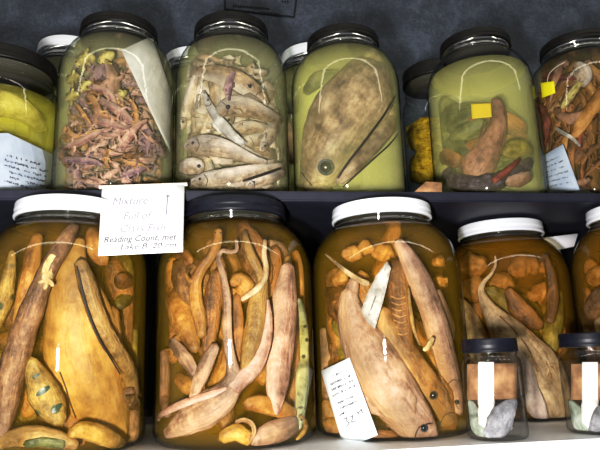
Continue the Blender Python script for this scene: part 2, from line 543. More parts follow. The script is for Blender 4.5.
def fish(j, pts, mat, label, cat='fish', group=None, layer=0., flat=.62, eyeat=None, eyer=2., tail=True, dorsal=1, pect=True, name='preserved_fish', tailw=1.6, fin=None, mouth=True, seg=5, gill=True):
    """pts run from snout to tail root"""
    bm = bmesh.new()
    q = tube(bm, j, pts, layer, flat, seg=seg, sides=16, lump=.02)
    o, tr = mesh_root(name, j, bm, MAT[mat], label, cat, group)
    fin = MAT[fin or mat]
    n = len(q)
    def fr(t):
        i = min(n-2, max(0, int(t*(n-1))))
        a, b = q[max(0, i-1)], q[min(n-1, i+2)]
        tx, ty = b[0]-a[0], b[1]-a[1]; L = math.hypot(tx, ty) or 1
        return q[i][0], q[i][1], q[i][2], tx/L, ty/L, -ty/L, tx/L
    dm = layer+.004
    if tail:
        x, y, w, tx, ty, nx, ny = fr(1)
        W = max(q[int(n*.5)][2]*.9, 3)*tailw*.6
        Lf = W*1.5
        poly = [(x-nx*w*.7, y-ny*w*.7), (x+tx*Lf*.6-nx*W*.7, y+ty*Lf*.6-ny*W*.7), (x+tx*Lf-nx*W, y+ty*Lf-ny*W), (x+tx*Lf*.8, y+ty*Lf*.8),
                (x+tx*Lf+nx*W, y+ty*Lf+ny*W), (x+tx*Lf*.6+nx*W*.7, y+ty*Lf*.6+ny*W*.7), (x+nx*w*.7, y+ny*w*.7)]
        child('tail_fin', o, sheet(j, poly, dm, .0006), fin)
    if dorsal:
        s = dorsal
        poly = []
        for t in (.38, .45, .55, .65):
            x, y, w, tx, ty, nx, ny = fr(t)
            poly.append((x+s*nx*w*.8, y+s*ny*w*.8))
        x, y, w, tx, ty, nx, ny = fr(.62); poly.append((x+s*nx*w*1.25+tx*w*.5, y+s*ny*w*1.25+ty*w*.5))
        x, y, w, tx, ty, nx, ny = fr(.48); poly.append((x+s*nx*w*1.45, y+s*ny*w*1.45))
        child('dorsal_fin', o, sheet(j, poly, dm, .0005), fin)
    if pect:
        x, y, w, tx, ty, nx, ny = fr(.30)
        s = -(dorsal or 1)
        x += s*nx*w*.25; y += s*ny*w*.25
        poly = [(x, y), (x+tx*w*.8+s*nx*w*.1, y+ty*w*.8+s*ny*w*.1), (x+tx*w*1.1+s*nx*w*.55, y+ty*w*1.1+s*ny*w*.55), (x+tx*w*.5+s*nx*w*.5, y+ty*w*.5+s*ny*w*.5)]
        child('pectoral_fin', o, sheet(j, poly, max(.0013, layer-.0005), .0004), fin)
    if gill:
        x, y, w, tx, ty, nx, ny = fr(.22)
        groove(o, tr, j, [(x+nx*w*.75-tx*w*.15, y+ny*w*.75-ty*w*.15), (x+tx*w*.2, y+ty*w*.2), (x-nx*w*.75-tx*w*.15, y-ny*w*.75-ty*w*.15)], max(.35, w*.035), name='gill_slit')
    if mouth:
        x, y, w, tx, ty, nx, ny = fr(.03)
        s = -(dorsal or 1)
        groove(o, tr, j, [(x+s*nx*w*.1, y+s*ny*w*.1), (x+tx*w*.5+s*nx*w*.35, y+ty*w*.5+s*ny*w*.35), (x+tx*w*1.0+s*nx*w*.5, y+ty*w*1.0+s*ny*w*.5)], max(.35, w*.05))
    if eyeat is None:
        x, y, w, tx, ty, nx, ny = fr(.12)
        s = (dorsal or 1)
        eyeat = (x+s*nx*w*.25, y+s*ny*w*.25)
    eye(o, tr, j, eyeat[0], eyeat[1], eyer)
    return o, tr

def limb(j, pts, layer, toes=3, toelen=5, hwt=1.2, flat=.8):
    """a leg with its foot and toes as one mesh"""
    bm = bmesh.new()
    tube(bm, j, pts, layer, flat, seg=4, sides=9)
    if toes:
        x, y = pts[-1][0], pts[-1][1]
        ax, ay = x-pts[-2][0], y-pts[-2][1]
        L = math.hypot(ax, ay) or 1
        a0 = math.atan2(ay, ax)
        for k in range(toes):
            a = a0+(k-(toes-1)/2)*(.95 if toes < 5 else .5)
            l = toelen*(1-.12*abs(k-(toes-1)/2))
            tube(bm, j, [(x, y, hwt), (x+math.cos(a)*l*.6, y+math.sin(a)*l*.6, hwt*.85), (x+math.cos(a+.15)*l, y+math.sin(a+.15)*l, hwt*.55)], layer, .9, seg=2, sides=6)
    return bm

def salamander(j, pts, mat, label, cat='salamander', group=None, layer=0., legs=((.22, 1), (.22, -1), (.52, 1), (.52, -1)), flat=.8, eyes=True, name='preserved_salamander', leglen=2.4, seg=4, toes=3, sides=11, legmat=None):
    bm = bmesh.new()
    q = tube(bm, j, pts, layer, flat, seg=seg, sides=sides)
    o, tr = mesh_root(name, j, bm, MAT[mat], label, cat, group)
    n = len(q)
    wmax = max(p[2] for p in q)
    for (t, s) in legs:
        i = min(n-2, int(t*(n-1)))
        a, b = q[max(0, i-1)], q[i+1]
        tx, ty = b[0]-a[0], b[1]-a[1]; L = math.hypot(tx, ty) or 1
        tx /= L; ty /= L
        nx, ny = -ty*s, tx*s
        x, y, w = q[i][0], q[i][1], q[i][2]
        l = wmax*leglen
        f = random.choice((-1, 1))
        lw = max(.8, wmax*.28)
        p = [(x+nx*w*.5, y+ny*w*.5, lw*1.2), (x+nx*(w*.7+l*.35)+tx*f*l*.15, y+ny*(w*.7+l*.35)+ty*f*l*.15, lw), (x+nx*(w*.8+l*.55)+tx*f*l*.5, y+ny*(w*.8+l*.55)+ty*f*l*.5, lw*.75)]
        child('leg', o, limb(j, p, max(0, layer-.0005), toes, max(2., wmax*.8), max(.45, lw*.38)), MAT[legmat or mat])
    if eyes:
        i = min(n-1, max(1, int(.05*n)))
        a, b = q[max(0, i-1)], q[i+1]
        tx, ty = b[0]-a[0], b[1]-a[1]; L = math.hypot(tx, ty) or 1
        for s in (-1, 1):
            x, y, w = q[i][0]-ty/L*s*q[i][2]*.55, q[i][1]+tx/L*s*q[i][2]*.55, q[i][2]
            eye(o, tr, j, x, y, max(.6, w*.2), 'eye_dark', False)
    return o, tr

def simple(j, pts, mat, label, cat, name, group=None, layer=0., flat=.75, lump=.05, seg=4, sides=14):
    bm = bmesh.new()
    tube(bm, j, pts, layer, flat, seg=seg, sides=sides, lump=lump)
    return mesh_root(name, j, bm, MAT[mat], label, cat, group)

def paper(poly, fn, name, mat, label, cat='label', th=.0003, nu=10, nv=8):
    """sheet of paper from its four photo corners (TL,TR,BR,BL); fn(px,py,lift) -> point.  returns object and uv->pixel map"""
    TL, TR, BR, BL = poly
    def uv(u, v):
        a = [TL[k]+(TR[k]-TL[k])*u for k in (0, 1)]
        b = [BL[k]+(BR[k]-BL[k])*u for k in (0, 1)]
        return a[0]+(b[0]-a[0])*v, a[1]+(b[1]-a[1])*v
    bm = bmesh.new()
    g = [[bm.verts.new(fn(*uv(i/nu, k/nv), 0, k/nv)) for i in range(nu+1)] for k in range(nv+1)]
    for k in range(nv):
        for i in range(nu):
            bm.faces.new((g[k][i], g[k+1][i], g[k+1][i+1], g[k][i+1]))
    r = bmesh.ops.extrude_face_region(bm, geom=bm.faces[:])
    for v in r['geom']:
        if isinstance(v, bmesh.types.BMVert):
            v.co += (v.co-CAM).normalized()*th
    o, tr = mesh_root(name, None, bm, MAT[mat], label, cat)
    return o, uv
def strokes(parent, uv, fn, segs, mat, name='writing', hw=.004, asp=1.):
    """pen strokes: list of ((u0,v0),(u1,v1)) on the sheet"""
    bm = bmesh.new()
    for (a, b) in segs:
        dx, dy = (b[0]-a[0])*asp, b[1]-a[1]
        L = math.hypot(dx, dy) or 1
        nx, ny = -dy/L*hw/asp, dx/L*hw
        q = [(a[0]+nx, a[1]+ny), (a[0]-nx, a[1]-ny), (b[0]-nx, b[1]-ny), (b[0]+nx, b[1]+ny)]
        bm.faces.new([bm.verts.new(fn(*uv(*p), .00035, p[1])) for p in q])
    for v in bm.verts: v.co -= parent.location
    finish(bm)
    o = link(name, bm, MAT[mat], smooth=False); o.parent = parent
    return o
def scribble(rows, x0=.1, x1=.9, h=.03):
    """illegible typed or written rows: runs of tiny strokes"""
    out = []
    for (v, a, b) in rows:
        u = a
        while u < b:
            if random.random() < .17: u += .05; continue
            k = random.random()
            out.append(((u, v+h*random.uniform(.3, 1)), (u+.012*random.uniform(-1, 1), v-h*random.uniform(.2, 1))))
            if k < .6: out.append(((u, v+h*random.choice((-.8, 0, .9))), (u+.025, v+h*random.choice((-.8, 0, .9)))))
            u += random.uniform(.03, .05)
    return out

exec_parts = True
# ================================================================ flesh palette
fl = flesh
MAT['pink'] = fl('pink_skin', (96, 62, 56), (164, 122, 106), (206, 172, 152), 150, belly=(200, 168, 146), var=.25)
MAT['mauve'] = fl('mauve_skin', (66, 48, 54), (122, 94, 98), (168, 140, 138), 150, belly=(176, 146, 136), var=.25)
MAT['orange'] = fl('orange_skin', (116, 78, 48), (170, 122, 76), (200, 162, 114), 150, belly=(196, 160, 110), var=.2)
MAT['yellowish'] = fl('yellow_skin', (116, 100, 48), (170, 154, 86), (200, 188, 126), 120, var=.15)
MAT['brightyellow'] = fl('bright_yellow_skin', (136, 122, 50), (184, 170, 76), (208, 196, 116), 80, var=.05)
MAT['fishpale'] = fl('pale_fish', (112, 94, 76), (170, 148, 122), (206, 188, 164), 110, belly=(222, 208, 198), var=.18)
MAT['fishbrown'] = fl('brown_fish', (92, 76, 56), (150, 126, 96), (190, 166, 132), 110, belly=(206, 192, 176), var=.18)
MAT['bigfish'] = fl('large_fish_skin', (98, 80, 60), (152, 128, 98), (196, 174, 142), 60, bump=.3, var=.0)
MAT['tapered'] = fl('tapered_skin', (96, 68, 50), (142, 104, 78), (168, 130, 102), 70, var=0)
MAT['darkcoil'] = fl('dark_skin', (34, 24, 26), (70, 54, 58), (120, 104, 118), 120, var=.1)
MAT['maroon'] = fl('maroon_skin', (70, 30, 24), (112, 54, 40), (150, 84, 64), 120, var=.1)
MAT['olive'] = fl('olive_skin', (62, 54, 22), (122, 108, 44), (164, 146, 68), 60, var=.2)
MAT['brown'] = fl('brown_skin', (52, 32, 18), (104, 68, 38), (156, 110, 64), 90, belly=(170, 120, 66), var=.3)
MAT['gold'] = fl('gold_mass', (96, 66, 2), (206, 164, 16), (240, 206, 50), 130, bump=.8, var=.1)
MAT['amber'] = fl('amber_skin', (98, 62, 24), (154, 106, 48), (186, 144, 82), 60, belly=(180, 134, 72), var=.15)
MAT['amberbig'] = fl('amber_belly', (130, 96, 46), (176, 134, 70), (202, 166, 104), 34, var=.0, bump=.25, streak=.25)
MAT['limb'] = fl('limb_skin', (80, 58, 38), (128, 94, 64), (164, 128, 94), 80, var=.05)
MAT['palehand'] = fl('pale_skin', (160, 120, 70), (214, 184, 126), (236, 214, 164), 120, var=.05)
MAT['spotted'] = fl('spotted_skin', (110, 84, 34), (160, 128, 64), (192, 160, 92), 80, spots=((60, 70, 40), 60, .16), var=.05)
MAT['greybrown'] = fl('grey_brown_skin', (88, 66, 50), (140, 108, 82), (186, 150, 118), 70, belly=(196, 160, 136), var=.1)
MAT['mauvetan'] = fl('mauve_tan_skin', (120, 86, 70), (176, 134, 112), (210, 170, 150), 80, belly=(206, 172, 156), var=.06)
MAT['palegreen'] = fl('pale_green_fish', (120, 120, 84), (176, 176, 130), (210, 206, 168), 80, spots=((66, 66, 44), 110, .16), var=.05)
MAT['trout'] = fl('pink_trout', (118, 88, 68), (170, 134, 110), (198, 166, 146), 60, belly=(188, 150, 114), var=.05)
MAT['trout2'] = fl('golden_trout', (102, 72, 42), (156, 114, 68), (184, 146, 98), 60, belly=(190, 154, 104), var=.05)
MAT['trout3'] = fl('mauve_trout', (108, 82, 70), (160, 126, 108), (190, 156, 140), 60, belly=(200, 160, 130), var=.05)
MAT['silver'] = fl('silver_fin', (140, 132, 122), (182, 174, 164), (214, 208, 200), 120, var=.0)
MAT['mud'] = fl('mudpuppy_skin', (126, 98, 66), (184, 154, 116), (212, 188, 156), 70, var=.03)
MAT['whitebelly'] = fl('white_belly', (176, 150, 140), (206, 182, 172), (224, 206, 198), 60, var=.03)
MAT['tissue'] = fl('grey_tissue', (112, 111, 116), (142, 141, 146), (178, 176, 180), 120, var=.05)
MAT['greenback'] = fl('murky_green', (46, 48, 22), (90, 90, 46), (130, 126, 78), 60, var=.25)

MAT['ochre'] = fl('ochre_skin', (94, 70, 34), (146, 112, 58), (178, 146, 90), 70, belly=(170, 134, 78), var=.12)
MAT['yellowfat'] = fl('yellow_fat', (120, 86, 28), (172, 130, 52), (200, 162, 88), 60, var=.1)
# fluids
FL = {}
FL['pale'] = fluid_mat('pale_fluid', (.985, .965, .40), 4.5, (1, .95, .56), 2.9)
FL['green'] = fluid_mat('green_fluid', (.985, .958, .14), 6.5, (1, .955, .42), 5.0)
FL['yellow'] = fluid_mat('yellow_fluid', (.98, .90, .0), 8.0, (1, .90, .12), 6.5)
FL['brownfl'] = fluid_mat('brown_fluid', (.92, .75, .1), 5.0, (1, .75, .3), 1.4)
FL['amber'] = fluid_mat('amber_fluid', (.97, .73, .0), 9.5, (1., .60, .06), 1.25)
FL['amberdeep'] = fluid_mat('amber_fluid_deep', (.96, .64, .0), 11.0, (1., .52, .04), 1.6)
FL['clear'] = fluid_mat('clear_fluid', (.9, .9, .8), 1.0, (1, 1, 1), .3)

# ================================================================ build the jars
def solve(cx, ymid, hw, yfront, z0, lidpx, lidpy, lr=.68):
    R = .065
    for k in range(10):
        Y = yfront+R
        p = at(cx, ymid, Y); R = hw*depth(p)/F
    zt = at(lidpx, lidpy, Y-R*lr).z
    return p.x, Y, R, zt-z0
def upper(label, cx, hw, lidpx, lidpy, lidmat, fluid, level=.86, yoff=0, **kw):
    x, Y, R, H = solve(cx, 130, hw, YE+.005+yoff, ZS, lidpx, lidpy)
    return make_jar(label, x, Y, R, ZS, H, lidmat, fluid, level, **kw)
def lower(label, cx, ymid, Y, R, lidmat, fluid, H, level=.9, **kw):
    p = at(cx, ymid, Y)
    return make_jar(label, p.x, Y, R, ZL, H, lidmat, fluid, level, **kw)

U1 = upper('short wide jar with black lid and yellow fluid at the upper left', -1, 55, 2, 47, 'black_lid', FL['yellow'], .70, yoff=.012, prof=SPROF, lid=(.93, .90), ridged=True)
U2 = upper('black-lidded gallon jar packed with small pink salamanders on the upper shelf', 116, 57, 118, 10, 'black_lid', FL['pale'], .85, ridged=True)
U3 = upper('black-lidded gallon jar packed with small pale fish on the upper shelf', 232, 56, 234, 10, 'black_lid', FL['pale'], .83, ridged=True)
U4 = upper('black-lidded gallon jar holding one large-eyed big fish on the upper shelf', 347, 54.5, 348, 22, 'black_lid', FL['green'], .85, ridged=True)
U5 = upper('black-lidded gallon jar of greenish fluid around one tapered brown specimen', 483, 52, 470, 25, 'black_lid', FL['green'], .78, ridged=True)
U6 = upper('black-lidded jar of tangled brown specimens at the right end of the upper shelf', 588, 53, 568, 26, 'black_lid', FL['brownfl'], .86, ridged=True)
HL = .2275
L1 = lower('large white-lidded amber jar at the left end of the lower shelf', 65, 330, .600, .0760, 'white_lid', FL['amber'], HL, .88)
L2 = lower('large black-lidded amber jar of mixed specimens behind the right edge of the card', 235, 330, .600, .0768, 'navy_lid', FL['amber'], HL, .88, ridged=True)
L3 = lower('large white-lidded jar of trout with a long printed label inside', 388, 330, .602, .0770, 'white_lid', FL['amber'], HL-.001, .88)
L4 = lower('white-lidded dark amber jar behind the first small jar on the lower shelf', 510, 330, .690, .0750, 'white_lid', FL['amberdeep'], HL-.001, .90)
L5 = lower('white-lidded dark amber jar cut off by the right edge of the photo', 651, 330, .596, .0715, 'white_lid', FL['amberdeep'], HL-.001, .90)
def small(label, cx, hw, top, Y):
    p = at(cx, 395, Y); R = hw*depth(p)/F
    H = at(cx, top, Y-R*.9).z-ZL
    return make_jar(label, p.x, Y, R, ZL, H, 'navy_lid', FL['clear'], .70, prof=SPROF, glassmat='small_glass', lid=(.93, .86), ridged=True, name='small_specimen_jar')
K1 = small('small clear jar with black lid standing in front of the fourth big jar', 494, 29.3, 338, .530)
K2 = small('small clear jar with black lid at the right edge of the lower shelf', 596, 31, 332, .535)
# second row on the upper shelf
def back(label, cx, Y, R, lidpx, lidpy, lidmat, fluid, level=.86, **kw):
    p = at(cx, 130, Y)
    H = at(lidpx, lidpy, Y-R*.68).z-ZS
    return make_jar(label, p.x, Y, R, ZS, H, lidmat, fluid, level, **kw)
B1 = back('white-lidded jar standing behind the salamander jar and the short yellow jar', 68, .800, .066, 70, 34, 'white_lid', FL['green'])
B2 = back('white-lidded jar standing behind the salamander jar and the pale fish jar', 196, .805, .066, 196, 45, 'white_lid', FL['green'])
B3 = back('white-lidded jar standing behind the pale fish jar and the big fish jar', 314, .805, .066, 316, 41, 'white_lid', FL['green'])
B4 = back('black-lidded straight jar of golden masses half hidden behind the greenish jar', 440, .780, .0520, 442, 61, 'black_lid', FL['clear'], .60, prof=SPROF, lid=(.93, .91), ridged=True)

# ================================================================ contents
def PP(j, d=.0002):
    return lambda px, py, lift, v=0: Pf(j, px, py, max(0., d-lift*.4))

# ---- U2 : the pile of small salamanders -----------------------------------
def pile(j, n, region, mats, label, name, cat, group, lens=(16, 34), hws=(2.2, 4.6), layers=(.034, .001), heading=None, legs=True, bend=.9, taper=True):
    x0, x1, y0, y1 = region
    for i in range(n):
        lay = layers[0]+(layers[1]-layers[0])*(i/(n-1))
        L = random.uniform(*lens); w = random.uniform(*hws)
        a = random.uniform(0, 2*math.pi) if heading is None else random.gauss(*heading)
        b = random.uniform(-bend, bend)
        mx, my = x0+(x1-x0)*((i*.618) % 1), random.uniform(y0, y1)
        pts = []
        x, y = mx-math.cos(a)*L/2, my-math.sin(a)*L/2
        aa = a-b/2*1.5
        prof = (.55, .95, .75, 1.0, .95, .6, .35, .15) if taper else (.4, .8, 1, 1, .95, .8, .6, .35)
        for k, f in enumerate(prof):
            pts.append((min(max(x, x0-6), x1+6), min(max(y, y0-6), y1+3), w*f))
            x += math.cos(aa)*L/7; y += math.sin(aa)*L/7; aa += b*1.5/7+random.uniform(-.12, .12)
        m = mats[i % len(mats)]
        lg = ((.3, 1), (.3, -1), (.58, 1), (.58, -1)) if legs and lay < .016 and i % 2 == 0 else ()
        if cat == 'fish':
            fish(j, pts, m, label, group=group, layer=lay, name=name, seg=2, eyer=w*.2, gill=lay < .02, mouth=False, dorsal=random.choice((1, -1)), pect=lay < .02)
        else:
            salamander(j, pts, m, label, cat, group, lay, lg, name=name, seg=2, sides=9, toes=0, leglen=1.5, eyes=lay < .015)
pl = 'small pinkish salamander tangled in the pile inside the second jar of the upper shelf'
pile(U2, 70, (60, 172, 90, 188), ['mauve', 'pink', 'brown', 'pink', 'mauve', 'orange'], pl, 'small_salamander', 'salamander', 'salamanders piled in the second jar', hws=(3.2, 5.4), lens=(24, 40))
pile(U2, 46, (60, 172, 98, 188), ['mauve', 'pink', 'pink', 'orange', 'mauve', 'pink'], pl, 'small_salamander', 'salamander', 'salamanders piled in the second jar', hws=(3, 5), lens=(24, 40), layers=(.022, .008))
pile(U2, 26, (66, 166, 58, 106), ['mauve', 'greybrown', 'pink', 'greybrown', 'brown'], pl, 'small_salamander', 'salamander', 'salamanders piled in the second jar', layers=(.034, .012), hws=(3.4, 5.4), lens=(24, 40))
pile(U2, 26, (60, 172, 112, 189), ['pink', 'mauve', 'pink', 'orange', 'pink'], pl, 'small_salamander', 'salamander', 'salamanders piled in the second jar', lens=(24, 40), hws=(2.6, 4.8), layers=(.010, .0005))
yl = 'small yellowish frog floating at the top left of the salamander pile'
for (x, y, w, h) in ((85, 61, 9, 7), (73, 79, 6, 6), (72, 97, 6, 6), (86, 86, 5, 8), (107, 58, 7, 9), (122, 95, 5, 7)):
    salamander(U2, [(x-w*.9, y+h*.5, w*.45), (x-w*.4, y+h*.1, w*.85), (x+w*.3, y-h*.2, w*.8), (x+w*.9, y-h*.5, w*.45)], 'yellowish', yl, 'frog', 'yellowish frogs at the top of the second jar', .003, ((.4, 1), (.7, -1)), name='small_frog', leglen=1.0, toes=0)
salamander(U2, [(111, 104, 4), (113, 92, 7), (113, 80, 8), (110, 68, 5), (106, 60, 2)], 'greybrown', 'grey tan larva hanging upright near the top of the salamander pile', layer=.003, name='salamander_larva', leglen=1)
salamander(U2, [(95, 92, 4), (98, 80, 8), (102, 70, 7), (106, 63, 3)], 'mauve', 'mauve grey curled body between the yellowish frogs and the tan larva', layer=.006, name='salamander_larva', leglen=.8)
hero = [
 ([(88, 96, 3.2), (93, 100, 4.4), (97, 108, 4.4), (99, 114, 4), (104, 116, 2.6), (112, 117, 2), (119, 121, 1)], 'orange', 'tan curved salamander near the centre top of the pile'),
 ([(98, 99, 3.6), (107, 104, 4.6), (116, 109, 5), (124, 115, 5), (130, 121, 4), (134, 124, 1.5)], 'pink', 'long pink salamander lying diagonally right of the tan curved one'),
 ([(90, 115, 4), (97, 120, 5), (107, 123, 5), (116, 126, 4.6), (124, 128, 3), (132, 126, 1.2)], 'pink', 'thick pink salamander lying across the middle of the pile'),
 ([(119, 150, 4), (124, 143, 5), (129, 136, 5), (134, 129, 4.5), (141, 124, 3), (147, 120, 1.2)], 'pink', 'thick pale pink salamander slanting up to the right in the middle of the pile'),
 ([(66, 147, 3), (74, 144, 4.6), (83, 141, 4.6), (92, 136, 4), (100, 131, 2), (110, 129, 1)], 'pink', 'broad pink salamander at the left edge of the pile'),
 ([(67, 125, 1.2), (70, 132, 2.4), (75, 136, 2.6), (82, 136, 2), (90, 132, 1.2), (98, 130, 1)], 'orange', 'thin orange curved tail shape at the left of the pile'),
 ([(128, 98, 1.2), (133, 104, 2), (136, 112, 2.6), (136, 120, 2.4), (132, 126, 1.4)], 'orange', 'thin orange hooked salamander under the paper label of the pile'),
 ([(66, 160, 3.5), (76, 160, 4.2), (86, 161, 4), (95, 162, 3), (102, 165, 1.4)], 'mauve', 'mauve salamander lying level near the lower left of the pile'),
 ([(121, 176, 2.5), (128, 174, 4), (137, 170, 4.2), (145, 168, 3), (153, 166, 1)], 'mauve', 'mauve grey salamander lying level near the bottom right of the pile'),
 ([(106, 148, 1.6), (108, 154, 2.4), (106, 162, 2), (109, 168, 1)], 'orange', 'short orange tail hanging in the centre of the pile'),
 ([(121, 159, 1.6), (129, 163, 2.6), (138, 164, 2.4), (146, 168, 2), (150, 172, 1)], 'orange', 'orange striped salamander low in the right half of the pile'),
]
for p, m, l in hero:
    salamander(U2, p, m, l, layer=.0002, name='small_salamander', seg=4, leglen=1.4, toes=3)
o, uv = paper([(121, 50), (152, 36), (171, 92), (170, 152)], PP(U2, .0004), 'paper_label', 'grey_paper', 'greyish soaked paper label curling down the right side of the salamander jar')
strokes(o, uv, PP(U2, .0004), scribble([(.25, .3, .8), (.4, .35, .8), (.55, .4, .8), (.7, .45, .8)]), 'tape', hw=.006)

# ---- U3 : pale fish ----------------------------------------------------------
fg = 'small pale fish packed deep among the others in the third jar of the upper shelf'
pile(U3, 44, (178, 287, 66, 185), ['fishpale', 'fishbrown', 'fishbrown'], fg, 'small_fish', 'fish', 'small fish packed in the third jar', lens=(44, 74), hws=(6, 10), layers=(.034, .008), legs=False, bend=.35, taper=False)
F3 = [
 ([(186, 147, 4), (195, 145, 9), (208, 146, 11.5), (222, 149, 11), (238, 154, 8), (252, 159, 5), (266, 163, 3)], 'fishpale', 'pale fish lying level across the lower middle with its head at the left', 1, (193, 143), 1.8, .001),
 ([(267, 104, 3), (258, 95, 8), (247, 88, 11), (232, 79, 11), (214, 74, 9), (198, 72, 5)], 'fishbrown', 'tan fish near the top whose dark eye faces front', -1, (250, 86), 2.4, .003),
 ([(217, 116, 4), (226, 108, 9), (240, 106, 11), (256, 110, 9), (270, 116, 6), (282, 121, 3)], 'fishbrown', 'tan fish below the top one with a round dark eye and pale jaw', -1, (228, 107), 2.4, .002),
 ([(192, 183, 4), (206, 180, 8), (226, 177, 9), (248, 173, 8), (268, 169, 6), (286, 166, 3)], 'fishpale', 'pale fish lying along the bottom rising to the right', 1, (200, 179), 1.6, .001),
 ([(248, 186, 4), (258, 182, 6), (270, 178, 6), (283, 173, 4)], 'fishpale', 'whitish belly of a fish in the bottom right corner of the fish jar', 1, (254, 182), 1.2, .0),
 ([(203, 92, 2), (209, 105, 4), (216, 117, 5), (224, 127, 6), (233, 136, 5), (243, 143, 3)], 'silver', 'narrow silvery fish slanting down to the right in the centre of the fish jar', 1, (208, 100), 1.2, .0),
 ([(181, 128, 3), (185, 116, 7), (189, 102, 8), (192, 88, 6), (196, 76, 3)], 'fishpale', 'pale fish standing upright along the left glass of the fish jar', 1, (183, 122), 1.4, .003),
 ([(229, 100, 2), (228, 90, 4), (230, 80, 4), (234, 72, 2)], 'mauve', 'short mauve fish tail standing upright near the top of the fish jar', 1, (229, 97), .8, .001),
 ([(262, 150, 3), (268, 138, 7), (273, 126, 7), (276, 112, 4)], 'fishpale', 'pale fish standing along the right glass of the fish jar', 1, (265, 146), 1.4, .006),
 ([(222, 139, 3), (234, 131, 7), (250, 128, 8), (266, 130, 6), (279, 134, 3)], 'fishbrown', 'brown fish lying level in shadow under the silvery one', 1, (229, 133), 1.4, .012),
]
for p, m, l, ds, ea, er, lay in F3:
    fish(U3, p, m, l, layer=lay, eyeat=ea, eyer=er, dorsal=ds, name='small_fish', tailw=1.2)
o, tr = simple(U3, [(179, 170, 5), (186, 168, 9), (194, 167, 9.5), (201, 167, 7)], 'fishpale', 'blunt fish head facing sideways in the bottom left corner of the fish jar', 'fish', 'small_fish')
eye(o, tr, U3, 199, 166, 2.0); groove(o, tr, U3, [(180, 172), (188, 175), (197, 174)], .6)
o, tr = simple(U3, [(243, 181, 1), (256, 177, 1.6), (270, 172, 1.6), (281, 168, 1)], 'slit', 'dark slender strip lying along the bottom right of the fish jar', 'strip', 'dark_strip', layer=0)

# ---- U4 : one big fish ---------------------------------------------------------
bm = bmesh.new()
tube(bm, U4, [(312, 194, 18), (313, 183, 23), (319, 166, 29), (329, 143, 35), (345, 117, 37), (363, 93, 34), (381, 70, 28), (395, 54, 19)], .004, .55, seg=7, sides=28, lump=.008)
o, tr = mesh_root('large_fish', U4, bm, MAT['bigfish'], 'single big brown fish with a large dark eye, head down', 'fish')
e = eye(o, tr, U4, 326, 167, 8.6, 'eye_blue')
b = bmesh.new(); tube(b, U4, [(395, 96, 1), (384, 115, 1.1), (373, 130, 1.2), (361, 146, 1.2), (350, 160, 1.2), (343, 170, 1.1), (338, 178, .8)], .0, .5)
child('fold_line', o, b, MAT['slit'])
#, (384, 117), (373, 131), (361, 147), (350, 161), (343, 171), (338, 179)], 1.0, name='fold_line')
groove(o, tr, U4, [(301, 172), (306, 178), (312, 186)], .7, 'slit', 'mouth')
groove(o, tr, U4, [(304, 150), (309, 141), (318, 135), (326, 133)], .7, 'bigfish', 'gill_slit')
b = bmesh.new()
tube(b, U4, [(398, 110, 9), (388, 126, 9), (377, 140, 9), (362, 157, 8), (350, 170, 7), (339, 181, 5)], .003, .7, seg=6, sides=16, lump=.02)
child('lower_jaw', o, b, MAT['bigfish'])
b = bmesh.new(); tube(b, U4, [(398, 134, .6), (389, 145, .8), (379, 154, .8), (367, 165, .8), (356, 175, .8), (343, 187, .6)], .001, .5)
child('fold_line', o, b, MAT['slit'])
b = bmesh.new(); tube(b, U4, [(305, 92, 5), (318, 80, 8), (335, 76, 6), (352, 76, 3)], .04, .5)
child('dorsal_fin', o, b, MAT['greenback'])

# ---- U5 : tapered specimen ------------------------------------------------------
o, tr = simple(U5, [(493, 100, 2.5), (497, 104, 5.5), (499, 113, 7), (497, 126, 9.5), (493, 139, 12), (487, 152, 14.5), (480, 164, 17), (474, 174, 17)], 'tapered', 'brown tapered body with a blunt raised tip standing in the greenish jar', 'specimen', 'tapered_specimen', layer=.004, flat=.8, seg=6, sides=20, lump=.015)
groove(o, tr, U5, [(484, 120), (478, 140), (468, 160)], .5, 'tapered', 'skin_fold')
o, tr = simple(U5, [(447, 172, 7), (455, 181, 9), (470, 184, 10), (488, 183, 10), (505, 178, 9), (521, 170, 8), (530, 160, 4)], 'darkcoil', 'dark purplish body coiled along the bottom of the greenish jar', 'specimen', 'coiled_specimen', layer=.003, lump=.12, sides=18)
simple(U5, [(494, 181, 3.5), (503, 174, 3.5), (512, 166, 3), (520, 159, 1.6)], 'maroon', 'thin maroon tail lying over the dark coil in the greenish jar', 'tail', 'thin_tail', layer=.0)
simple(U5, [(505, 153, 6), (513, 149, 11), (523, 150, 10), (530, 154, 5)], 'olive', 'yellow olive lump right of the tapered brown body', 'specimen', 'olive_specimen', layer=.005)
simple(U5, [(442, 162, 6), (449, 157, 10), (457, 161, 8)], 'brown', 'brown lump at the left edge of the greenish jar', 'specimen', 'brown_specimen', layer=.006)
simple(U5, [(452, 140, 5), (462, 133, 8), (474, 127, 8), (484, 122, 5)], 'greenback', 'olive lump left of the tapered brown body', 'specimen', 'olive_specimen', layer=.010)
simple(U5, [(440, 125, 4), (455, 120, 8), (475, 117, 8), (492, 113, 4)], 'greenback', 'dim green body lying level behind the tapered brown body', 'specimen', 'green_specimen', layer=.016)
simple(U5, [(508, 182, 5), (518, 180, 8), (528, 176, 6)], 'greybrown', 'greyish brown lump in the bottom right of the greenish jar', 'specimen', 'brown_specimen', layer=.001)
paper([(471, 104), (491, 103), (492, 117), (472, 119)], PP(U5, .006), 'yellow_label', 'yellow_dull', 'small dull yellow label floating left of the tapered tip')

